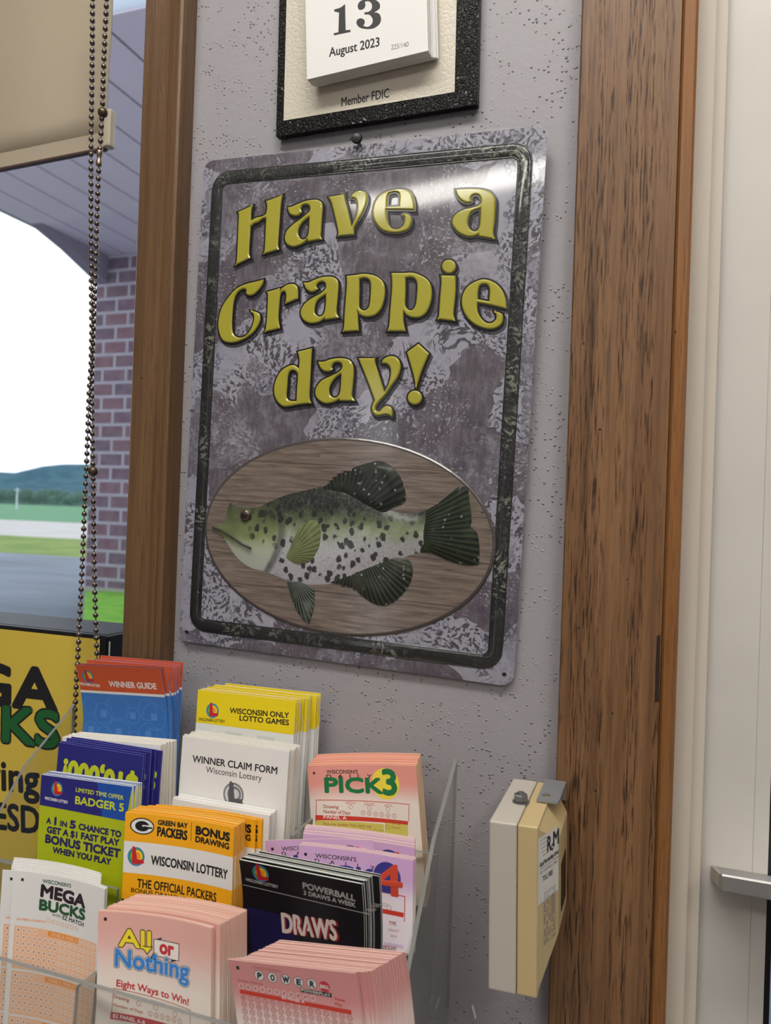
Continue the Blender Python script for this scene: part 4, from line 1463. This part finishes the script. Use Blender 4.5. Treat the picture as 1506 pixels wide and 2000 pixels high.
stack(p, 'lottery_leaflet', 'leaflet', 'orange and blue leaflets in the back row', 'orange and blue winner guide leaflet at the very front of its pile',
      'orange and blue winner guide leaflet bent just behind the front one', 2, .0016, .004, .0015, seed=4)
me = winner_guide(.0).me('lottery_leaflet')
A, B, C, w = frame((170, 1288), (350, 1307), (172, 1440), .5660)
q = Print(A, B - A, C - A)
stack(p, 'lottery_leaflet', 'leaflet', 'orange and blue leaflets in the back row', None,
      'orange and blue winner guide leaflet fanned out in the back of its pile', 8, .0013, .007, .002, .0018, .0016, seed=9, me=me, base=q.M(), roll=.012)

p = surf((387, 1347), (578, 1368), (379, 1450), .556, .19, .0009, C_gry, flat('leaflet white edge', (214, 208, 214), .6))
v1 = vline(p, (383, 1413), (575, 1433))
p.band(0, 0, p.w, v1, C_yel, 1)
for i in range(2):
    p.band(.028 + i * .0175 * 1.7, v1 + .004, .028 + i * .0175 * 1.7 + .016, v1 + .028, C_gry2, 1, 4)
p.text('WISCONSIN ONLY', (449, 1392.5), (564, 1402.5), 10, M_ink, 2, .03)
p.text('LOTTO GAMES', (468, 1407), (564, 1416.5), 10, M_ink, 2, .03)
logo(p, 415, 1388, 13)
lotto_name(p, (388, 1407), (439, 1412), 5.5, M_ink)
stack(p, 'lottery_leaflet', 'leaflet', 'yellow topped leaflets in the back row', 'yellow and white lotto games leaflet at the front of its pile',
      'yellow and white lotto games leaflet behind the front one of its pile', 12, .0026, .005, .002, .0006, .001, seed=5, extra=lambda i: (.003 if i > 8 else (.002 if i in (5, 6) else 0), 0))

p = surf((600.6, 1496), (812, 1492), (598, 1614), .549, .10, .00080, C_pink, E_pink, bow=.0045)
square(p, 613.5, 1510, 6)
p.text("WISCONSIN'S", (638, 1511), (699, 1511), 7, M_ink, 2, .02)
p.text('D   A   I   L   Y', (638, 1520), (726, 1520), 7, M_ink, 2, .03)
c = p.uv(753, 1531); p.disc(tuple(c), (p.uv(780, 1531) - c).length, flat('pale yellow ink', (236, 214, 70), .5), 1, 30)
M_g2 = flat('slip green ink', (28, 116, 68), .5)
p.text('PICK', (636, 1547), (747, 1549), 27, M_g2, 3, .05)
p.text('3', (750, 1551), (775, 1552), 47, M_g2, 4, .035)
frame_lines(p, [(617, 1604), (618, 1562.5), (799, 1571), (798, 1604)], .0005, C_red)
p.text('MIDDAY', (676, 1570.5), (695, 1571), 5, C_red, 2); p.text('EVENING', (712, 1573), (732, 1574), 5, C_red, 2); p.text('BOTH', (752, 1576), (766, 1576.5), 5, C_red, 2)
for q in ((685, 1576), (721.7, 1578), (758, 1581)):
    p.ring(tuple(p.uv(*q)), .0017, .0003, C_redb, 2, 16)
p.text('Drawing', (632, 1578), (661, 1579.5), 6.5, C_redb, 2, .02); p.text('Number of Days', (632, 1588), (684, 1591), 6.5, C_redb, 2, .02)
for k in range(6):
    q = p.uv(709 + 12.2 * k, 1587.5 + 1.2 * k)
    p.ring(tuple(q), .0018, .0003, C_redb, 2, 16)
    p.text(str(k + 2), (q.x - .0006, q.y + .0009), (q.x + .0006, q.y + .0009), .0018, C_redb, 2.5, uvmode=True)
px_quad(p, [(616, 1592), (797, 1604), (797, 1611), (616, 1602)], C_red, 1.5)
p.text('PANEL A', (632, 1598.5), (677, 1601), 6.5, M_white_ink, 2.5, .02)
px_quad(p, [(616, 1602), (750, 1610), (750, 1640), (614, 1634)], C_olive, 1)
px_quad(p, [(752, 1601), (797, 1604), (797, 1645), (751, 1640)], C_olive, 1)
p.text('TYPE', (766, 1609.5), (781, 1611), 6, C_redb, 2, .02)
p.text('Pick one number from each row', (632, 1612), (726, 1617), 6, C_redb, 2, .01)
for k in range(4):
    p.ring(tuple(p.uv(709 + 12 * k, 1622 + k)), .0017, .0003, C_redb, 2, 14)
p.ring(tuple(p.uv(757, 1615)), .0017, .0003, C_redb, 2, 14)
p.text('STRAIGHT', (763, 1618), (783, 1620), 4.5, C_redb, 2)
stack(p, 'play_slip', 'play slip', 'pink play slips in the back row', 'pink pick-three play slip at the front of the stack by the bare wall',
      'pink edged play slip stacked behind the front pick-three slip', 29, .00110, -.006, .002, .0003, .0010, seed=6)

# ---- row B
p = surf((122, 1439), (314, 1456), (120, 1520), .5065, .16, .0010, M_paper, M_paperedge)
stack(p, 'play_slip', 'play slip', 'plain white slips', 'plain white slip at the front of the thick stack behind the navy leaflets', 'plain white slip in the thick stack between navy and winner guide leaflets',
      15, .00125, .002, .001, .0005, .0009, seed=7)
p = surf((115, 1450), (280, 1482), (118, 1540), .494, .16, .0011, C_navy, flat('leaflet navy edge', (96, 100, 178), .5))
p.text('$10,000!', (268, 1517), (127, 1484), 40, M_lime_ink, 2, .05)
stack(p, 'lottery_leaflet', 'leaflet', 'navy leaflets upside down', 'navy leaflet turned upside down at the front with lime lettering', 'navy leaflet upside down behind the front upside down one',
      6, .0018, .0085, .0035, .0025, .001, seed=3, roll=.012)

p = surf((357, 1437), (565, 1469), (351, 1560), .5150, .15, .0012, M_paper, M_paperedge)
p.text('WINNER CLAIM FORM', (376, 1488), (541, 1512), 13, M_ink, 2, .022)
p.text('Wisconsin Lottery', (402, 1508.5), (511, 1526), 12, M_ink, 2)
logo(p, 456, 1552, 21, 2, True)
stack(p, 'claim_form', 'form', 'white claim forms', 'white winner claim form in front with a grey round emblem', 'white claim form in the pile behind the front winner claim form',
      8, .0022, .001, .001, .0006, .0008, seed=8)
p = surf((337, 1560), (527, 1594), (333, 1640), .4995, .12, .0012, M_paper, M_paper)
stack(p, 'play_slip', 'play slip', 'short white slips', 'short blank white slip at the front of the low stack below the claim form', 'short blank white slip in the low stack below the claim form',
      8, .00145, -.001, .001, .0006, .0008, seed=10)

p = surf((584, 1650), (807, 1679), (580, 1725), .490, .06, .0006, C_lil, E_cream, bow=.003)
square(p, 597, 1668.5, 7)
p.text("WISCONSIN'S", (616, 1675), (696, 1683), 8, M_ink, 2, .015)
p.text('D     A     I     L     Y', (615, 1684), (732, 1699), 7, M_ink, 2, .02)
M_ind = flat('indigo ink', (56, 54, 132), .5)
p.text('PICK', (608, 1712), (732, 1728), 27, M_ind, 3, .05)
c = p.uv(756, 1714); p.disc(tuple(c), (p.uv(783, 1717) - c).length, M_ind, 3.5, 30)
p.text('4', (730, 1744), (786, 1752), 58, flat('orange red ink', (204, 72, 46), .5), 4.5, .02)
frame_lines(p, [(600, 1722), (791, 1751), (790, 1800)], .0006, C_red)
px_quad(p, [(600, 1754), (789, 1783), (788, 1792), (600, 1763)], C_red, 1.5)
p.ring(tuple(p.uv(760, 1778 - 5)), .0018, .0003, C_redb, 2, 14)
p.text('TYPE', (760, 1806), (774, 1808), 7, C_redb, 2, .02)
p.text('STRAIGHT', (758, 1818), (780, 1821), 4.5, C_redb, 2)
p.text('BOX', (764, 1830), (776, 1832), 4.5, C_redb, 2)
px_quad(p, [(750, 1840), (788, 1846), (788, 1853), (750, 1847)], flat('pale lilac ink', (214, 190, 216), .5), 1)
p.text('AMOUNT', (744, 1852), (775, 1857), 7, C_redb, 2, .02)
me = stack(p, 'play_slip', 'play slip', 'lilac play slips', 'lilac pick-four play slip at the front of its stack behind the black leaflets', 'cream edged lilac play slip stacked behind the front pick-four slip',
      4, .0011, .001, .001, .0002, .0006, seed=11)
A, B, C, w = frame((518, 1642), (728, 1633), (512, 1730), .4963)
q = Print(A, B - A, C - A)
stack(p, 'play_slip', 'play slip', 'lilac play slips', 'lilac play slip slipped sideways and tilted out of its stack', '', 1, .001, me=me, base=q.M())
A, B, C, w = frame((592, 1628), (812, 1655), (588, 1720), .5030)
q = Print(A, B - A, C - A)
stack(p, 'play_slip', 'play slip', 'lilac play slips', None, 'cream edged lilac play slip stacked behind the front pick-four slip', 15, .00100, -.004, .002, .0003, .0008, seed=12, me=me, base=q.M())

# ---- row C
p = surf((81, 1513), (258, 1537), (72, 1690), .4690, .16, .0012, C_lime, flat('leaflet pale blue edge', (206, 214, 232), .5))
px_quad(p, [(81, 1513), (258, 1537), (246, 1604), (77.6, 1572)], C_navy, 1)
px_quad(p, [(190, 1528), (258, 1537), (246, 1604), (200, 1595)], C_royal, 1.3)
p.text('LIMITED TIME OFFER', (148, 1546), (241, 1562.5), 8, M_lime_ink, 2.5, .02)
p.text('BADGER 5', (147, 1569.5), (241, 1585), 14.5, M_lime_ink, 2.5, .03)
logo(p, 111.5, 1541, 12)
lotto_name(p, (87, 1561), (132.5, 1570), 5.5, M_white_ink)
M_nv = flat('navy ink', (34, 28, 84), .45)
p.text('A', (91, 1607), (99, 1608.5), 10, M_nv, 2, .06); p.text('1', (106.5, 1610.5), (109, 1611), 14, M_nv, 2, .06); p.text('IN', (118, 1613), (130, 1615.5), 10, M_nv, 2, .06)
p.text('5', (136.5, 1616.5), (147, 1618.5), 14, M_nv, 2, .06); p.text('CHANCE TO', (154, 1619.5), (236, 1635.5), 11, M_nv, 2, .06)
p.text('GET A $1 FAST PLAY', (92, 1625.5), (232, 1652), 11.5, M_nv, 2, .06)
p.text('BONUS TICKET', (89, 1645), (234, 1675), 15, M_nv, 2, .06)
p.text('WHEN YOU PLAY', (103, 1665), (216, 1689), 11, M_nv, 2, .06)
stack(p, 'lottery_leaflet', 'leaflet', 'lime and blue leaflets', 'lime green and blue bonus ticket leaflet at the front of its pile', 'blue topped leaflet behind the front lime green one',
      7, .0015, .001, .0012, .0007, .0005, seed=13)

p = surf((245, 1587), (457, 1617), (238.5, 1752), .4590, .165, .0010, C_gold, flat('leaflet gold edge', (232, 176, 84), .5), bow=.004)
va, vb = vline(p, (243, 1640), (455, 1677)), vline(p, (240.5, 1702), (451, 1741))
p.band(0, va, p.w, vb, M_paper, 1)
p.band(0, vb + .018, p.w, p.h - .03, C_night, 1)
c = p.uv(278, 1613.6); rx = (p.uv(301.5, 1617) - c).length; ry = (p.uv(278, 1630) - c).length
EL = lambda s, t: [(c.x + x, c.y + y) for x, y in circ(0, 0, rx * s, ry * t, 36)]
p.poly([EL(1, 1)], M_ink, 2); p.poly([EL(.90, .86)], M_paper, 2.6)
def garc(s1, t1, a0, a1, n=26):
    return [(c.x + rx * s1 * math.cos(rad(a0 + (a1 - a0) * k / n)), c.y - ry * t1 * math.sin(rad(a0 + (a1 - a0) * k / n))) for k in range(n + 1)]
gpts = garc(.66, .62, 30, 352) + [(c.x + .02 * rx, c.y + .06 * ry), (c.x + .02 * rx, c.y - .14 * ry + .42 * ry), (c.x + .26 * rx, c.y + .30 * ry)] + garc(.34, .30, 330, 46)
p.poly([EL(.58, .62)], M_ink, 3.2)
p.poly([[(c.x + a_ * rx, c.y + b_ * ry) for a_, b_ in ((.0, -.16), (.92, -.16), (.92, .05), (.0, .05))]], M_paper, 3.8)
p.poly([[(c.x + a_ * rx, c.y + b_ * ry) for a_, b_ in ((.12, -.02), (.88, .04), (.80, .24), (.12, .20))]], M_ink, 4.4)
p.text('GREEN BAY', (308.7, 1610.6), (366, 1617.5), 9, M_ink, 2, .05)
p.text('PACKERS', (307.4, 1632), (365, 1640.5), 17, M_ink, 2, .04)
frame_lines(p, [(374.3, 1607), (373, 1642)], .0004, M_ink)
p.text('BONUS', (383, 1628.7), (448, 1643), 15, M_ink, 2, .06)
p.text('DRAWING', (382, 1644), (447, 1659), 11, M_ink, 2, .05)
logo(p, 266, 1673, 17)
lotto_name(p, (295, 1688), (444, 1717.5), 17, M_ink, .03)
p.text('THE OFFICIAL PACKERS', (268, 1733), (422, 1762), 16.5, M_ink, 2, .02)
p.text('BONUS DRAWING RULES', (256, 1742), (400, 1770), 8, M_ink, 2, .02)
stack(p, 'lottery_leaflet', 'leaflet', 'gold and white leaflets', 'gold and white bonus drawing leaflet at the front of its curved pile', 'gold edged bonus drawing leaflet behind the front gold one',
      13, .00150, .001, .002, .0003, .0008, seed=14, extra=lambda i: (.0065 if i == 10 else (.0095 if i > 10 else 0), -.001 if i > 9 else 0, .0013 * ((i > 9) + (i > 10))))

p = surf((467, 1679), (706, 1738), (492, 1866), .4450, .16, .0008, C_night, flat('leaflet pale edge', (214, 216, 210), .5), curl=.0125)
px_quad(p, [(483, 1770), (560, 1790), (590, 1880), (493, 1866)], C_night2, .6)
frame_lines(p, [(474.7, 1727.8), (722, 1786)], .0005, M_gry_ink)
p.text('POWERBALL', (592, 1734.5), (694, 1760), 11, M_gry_ink, 2, .035)
p.text('3 DRAWS A WEEK', (593.6, 1747), (694.5, 1772), 8, M_gry_ink, 2, .035)
p.text('DRAWS', (556, 1821), (662, 1838), 36, flat('dark red ink', (150, 40, 44), .5), 3.5, .03)
p.text('DRAWS', (553, 1820), (658, 1836), 36, flat('pale rose ink', (214, 196, 190), .5), 5, .03)
logo(p, 509, 1706, 15)
lotto_name(p, (480, 1720), (543.5, 1735), 5.5, M_gry_ink, .03)
stack(p, 'lottery_leaflet', 'leaflet', 'black leaflets', 'black three draws a week leaflet at the front of its slanted pile', 'black leaflet with a pale edge behind the front black one',
      11, .0014, .003, .002, .0005, .0005, seed=15, extra=lambda i: (.004 if i > 8 else 0, 0))

# ---- row D
C_org, C_orgd = flat('pale orange slip ink', (238, 186, 150), .55), flat('orange slip ink', (234, 150, 62), .5)
p = surf((26.5, 1700), (205, 1736), (5, 1975), .425, .16, .00065, M_paper, M_paper, bow=.0045, nv=8)
square(p, 44, 1718, 7)
p.text("WISCONSIN'S", (83.3, 1724), (138.5, 1734), 7, flat('forest ink', (36, 84, 50), .5), 2, .03)
p.text('MEGA', (80, 1750), (165, 1773), 22, flat('plum black ink', (46, 30, 40), .5), 2, .06)
p.text('BUCKS', (77.3, 1776), (165, 1797), 19, flat('forest ink', (36, 84, 50), .5), 2, .06)
p.text('with', (101.7, 1788.5), (119, 1793), 7, M_ink, 2.5, 0); p.text('EZ MATCH', (122, 1795), (163, 1810), 7.5, M_ink, 2.5, .03)
p.text('NUMBER of DRAWS', (33, 1797), (89, 1803), 4.5, C_orgd, 2, .02)
v0 = vline(p, (28, 1804), (178, 1843))
u0, u1 = .0035, p.w - .0050
for k, vv in enumerate((v0, v0 + .0300, v0 + .0600, v0 + .0900)):
    p.band(u0, vv, u1, vv + .0285, C_org, 1, 14)
    p.band(p.w * .38, vv + .0006, p.w * .72, vv + .0042, C_orgd, 2, 6)
    p.text('PANEL ' + 'ACEG'[k], (p.w * .42, vv + .0035), (p.w * .56, vv + .0035), .0022, C_org, 3, .02, uvmode=True)
    p.text('PANEL ' + 'BDFH'[k], (p.w * .58, vv + .0035), (p.w * .70, vv + .0035), .0022, C_org, 3, .02, uvmode=True)
    for j in range(6):
        for i in range(16):
            if j == 0 and 4 <= i <= 10: continue
            c = (u0 + .003 + i * (u1 - u0 - .006) / 15, vv + .0028 + j * .0044)
            p.ring(c, .0016, .0005, M_paper, 2, 12)
            if i < 8:
                t = str(j * 8 + i + 1)
                p.text(t, (c[0] - .0004 * len(t), c[1] + .0007), (c[0] + .0004 * len(t), c[1] + .0007), .0014, C_redb, 2.6, uvmode=True)
for k in range(7):
    p.ring(tuple(p.uv(95 + 9 * k, 1798 + 2.6 * k)), .0014, .0003, C_orgd, 2, 12)
rD = 'orange and white play slips'
me = stack(p, 'play_slip', 'play slip', rD, 'white and orange play slip with green lettering at the front of the front row', 'white play slip stacked behind the front white and orange one',
      3, .00110, 0, .0005, .0002, .0004, seed=16)
A, B, C, w = frame((5, 1699), (183, 1733), (-16, 1975), .4314)
q = Print(A, B - A, C - A)
stack(p, 'play_slip', 'play slip', rD, 'white and orange play slip slid halfway out beside the frontmost one', '', 1, .001, me=me, base=q.M())
A, B, C, w = frame((22, 1694), (203, 1727), (2, 1960), .4345)
q = Print(A, B - A, C - A)
stack(p, 'play_slip', 'play slip', rD, None, 'white play slip stacked behind the front white and orange one', 13, .00105, -.010, .001, .0003, .0009, seed=17, me=me, base=q.M())

p = surf((192, 1779), (413, 1813), (187.6, 1998), .3995, .17, .00055, C_pinkA, E_blush, bow=.0045, nv=8)
square(p, 206, 1795, 7)
M_yl, M_bl2, M_rd = flat('bright yellow ink', (240, 214, 50), .5), flat('sky blue ink', (58, 130, 206), .5), flat('crimson ink', (196, 48, 56), .5)
p.text('All', (233, 1847), (294, 1853), 32, M_ink, 2, .075); p.text('All', (233, 1847), (294, 1853), 32, M_yl, 3, .035)
p.pxpoly([(275, 1847), (299, 1849), (287.6, 1865.5)], M_ink, 2.5); p.pxpoly([(278, 1849), (296, 1850.5), (287.6, 1862)], M_yl, 3.2)
bxp = lambda g: [(301.5 - g, 1834.6 - g), (349.3 + g, 1844.5 - g), (348.3 + g, 1876.4 + g), (301.5 - g, 1865.5 + g)]
px_quad(p, bxp(1.4), M_ink, 2.2); px_quad(p, bxp(0), flat('slip white ink', (236, 226, 218), .5), 2.8)
p.pxpoly([(304, 1834), (317, 1831), (314, 1836.5)], M_ink, 2.2); p.pxpoly([(346, 1877), (333, 1879), (336, 1873.5)], M_ink, 2.2)
p.text('or', (312.5, 1861), (338.4, 1867), 26, M_rd, 4, .045)
p.text('Nothing', (225.4, 1886.4), (368.2, 1915), 33, M_ink, 3, .085); p.text('Nothing', (225.4, 1886.4), (368.2, 1915), 33, M_paper, 3.6, .06); p.text('Nothing', (225.4, 1886.4), (368.2, 1915), 33, M_bl2, 4.2, .035)
p.pxpoly([(293, 1872), (308, 1876), (300, 1860)], M_ink, 3.9); p.pxpoly([(295.5, 1871), (306, 1874), (300, 1863)], M_bl2, 4.4)
p.text('Eight Ways to Win!', (227.4, 1926), (368, 1964), 13, M_rd, 2, .03)
frame_lines(p, [(217, 1990), (222, 1930), (372, 1973), (370, 2040)], .0004, C_redb)
p.text('MIDDAY', (260.7, 1948), (285.6, 1954), 4.5, C_redb, 2); p.text('EVENING', (295, 1957), (322.8, 1964), 4.5, C_redb, 2); p.text('BOTH', (335.4, 1969), (352, 1974), 4.5, C_redb, 2)
p.text('Drawing', (222, 1949), (252, 1957), 7, C_redb, 2, .02); p.text('Number of Days', (221.4, 1965), (278.6, 1980), 6, C_redb, 2, .02)
for k in range(6):
    q = p.uv(293.5 + 11.6 * k, 1980 + 3 * k)
    p.ring(tuple(q), .0016, .0003, C_redb, 2, 14)
    p.text(str(k + 2), (q.x - .0005, q.y + .0008), (q.x + .0005, q.y + .0008), .0016, C_redb, 2.5, uvmode=True)
for q in ((271, 1960), (304, 1968), (342, 1981)):
    p.ring(tuple(p.uv(*q)), .0016, .0003, C_redb, 2, 14)
px_quad(p, [(216.5, 1976), (374, 2016), (374, 2030), (215, 1990)], M_rd, 1.5)
p.text('$2 PANEL A-B', (220.4, 1986.5), (283, 2001), 7, M_white_ink, 2.5, .03)
stack(p, 'play_slip', 'play slip', 'blush play slips', 'blush pink play slip with yellow and blue lettering at the front of its tall stack', 'blush pink slip in the tall curved stack in the middle of the front row',
      28, .00085, .007, .0010, .0002, .0008, seed=18, extra=lambda i: (0 if i < 3 else .003, 0 if i < 3 else .0012, 0 if i < 3 else .0009))

p = surf((445, 1874), (694, 1910), (467, 1998), .3900, .17, .00055, C_pinkP, E_rose, curl=.009)
square(p, 464.5, 1890, 7)
p.text('WISCONSIN', (494, 1891), (548, 1899.5), 4.5, C_redb, 2)
for ch, q in zip('POWER', ((506.5, 1905), (532, 1909), (558, 1913), (583, 1917.6), (609, 1921.5))):
    c = p.uv(*q)
    p.disc(tuple(c), .0031, M_ink, 2, 22); p.disc(tuple(c), .0028, M_paper, 2.6, 22)
    wd = .0019 if ch == 'W' else .0012
    p.text(ch, (c.x - wd, c.y + .0016), (c.x + wd, c.y + .0019), .0033, M_ink, 3.2, .06, uvmode=True)
c = p.uv(634, 1927); p.disc(tuple(c), .0032, M_rd, 2, 22)
p.text('BALL', (c.x - .0026, c.y + .0009), (c.x + .0026, c.y + .0012), .0020, M_paper, 3, .04, uvmode=True)
px_quad(p, [(586.7, 1930), (648, 1940), (648, 1948), (587, 1937)], M_ink, 2)
p.text('POWERPLAY', (589, 1935.5), (646, 1946.5), 4.5, M_white_ink, 3, .02)
p.text('Number of Draws', (465, 1916), (513, 1924), 4, C_redb, 2, .02)
for k in range(11):
    p.ring(tuple(p.uv(471 + 14 * k, 1925.5 + 2.4 * k)), .0016, .0003, M_paper, 2, 14)
    q = p.uv(471 + 14 * k, 1925.5 + 2.4 * k); t = str(k + 2)
    p.text(t, (q.x - .0004 * len(t), q.y + .0007), (q.x + .0004 * len(t), q.y + .0007), .0014, C_redb, 2.5, uvmode=True)
px_quad(p, [(468.5, 1932), (686, 1973), (687, 1982), (469, 1940)], C_red, 1.5)
p.text('$2 PANEL A', (551, 1950), (595, 1959.5), 4.5, M_white_ink, 2.5, .03)
p.text('Power', (655, 1953), (675, 1957), 5.5, C_red, 2, .02); p.text('Play', (655, 1963), (669, 1966), 5.5, C_red, 2, .02)
c0 = p.uv(475, 1945); e_ = p.uv(683, 1985) - c0
for j in range(9):
    for i in range(15):
        q = c0 + e_ * (i / 14) + Vector((0, .0040 * j + .001))
        p.ring(tuple(q), .0017, .0003, C_redb, 2, 12)
        t = str(j * 15 + i + 1)
        if j < 5:
            p.text(t, (q.x - .0004 * len(t), q.y + .0007), (q.x + .0004 * len(t), q.y + .0007), .0014, C_redb, 2.5, uvmode=True)
stack(p, 'play_slip', 'play slip', 'rose play slips', 'rose pink play slip with lettered white balls at the front of its fanned stack', 'rose pink slip fanned out behind the front rose pink slip',
      30, .00092, .013, .001, .0003, .0003, seed=19, extra=lambda i: ((0 if i < 2 else .0016 * min(i, 4)), 0, .0006 * (i > 1) + .0003 * (i > 12)))
bpy.context.view_layer.update()
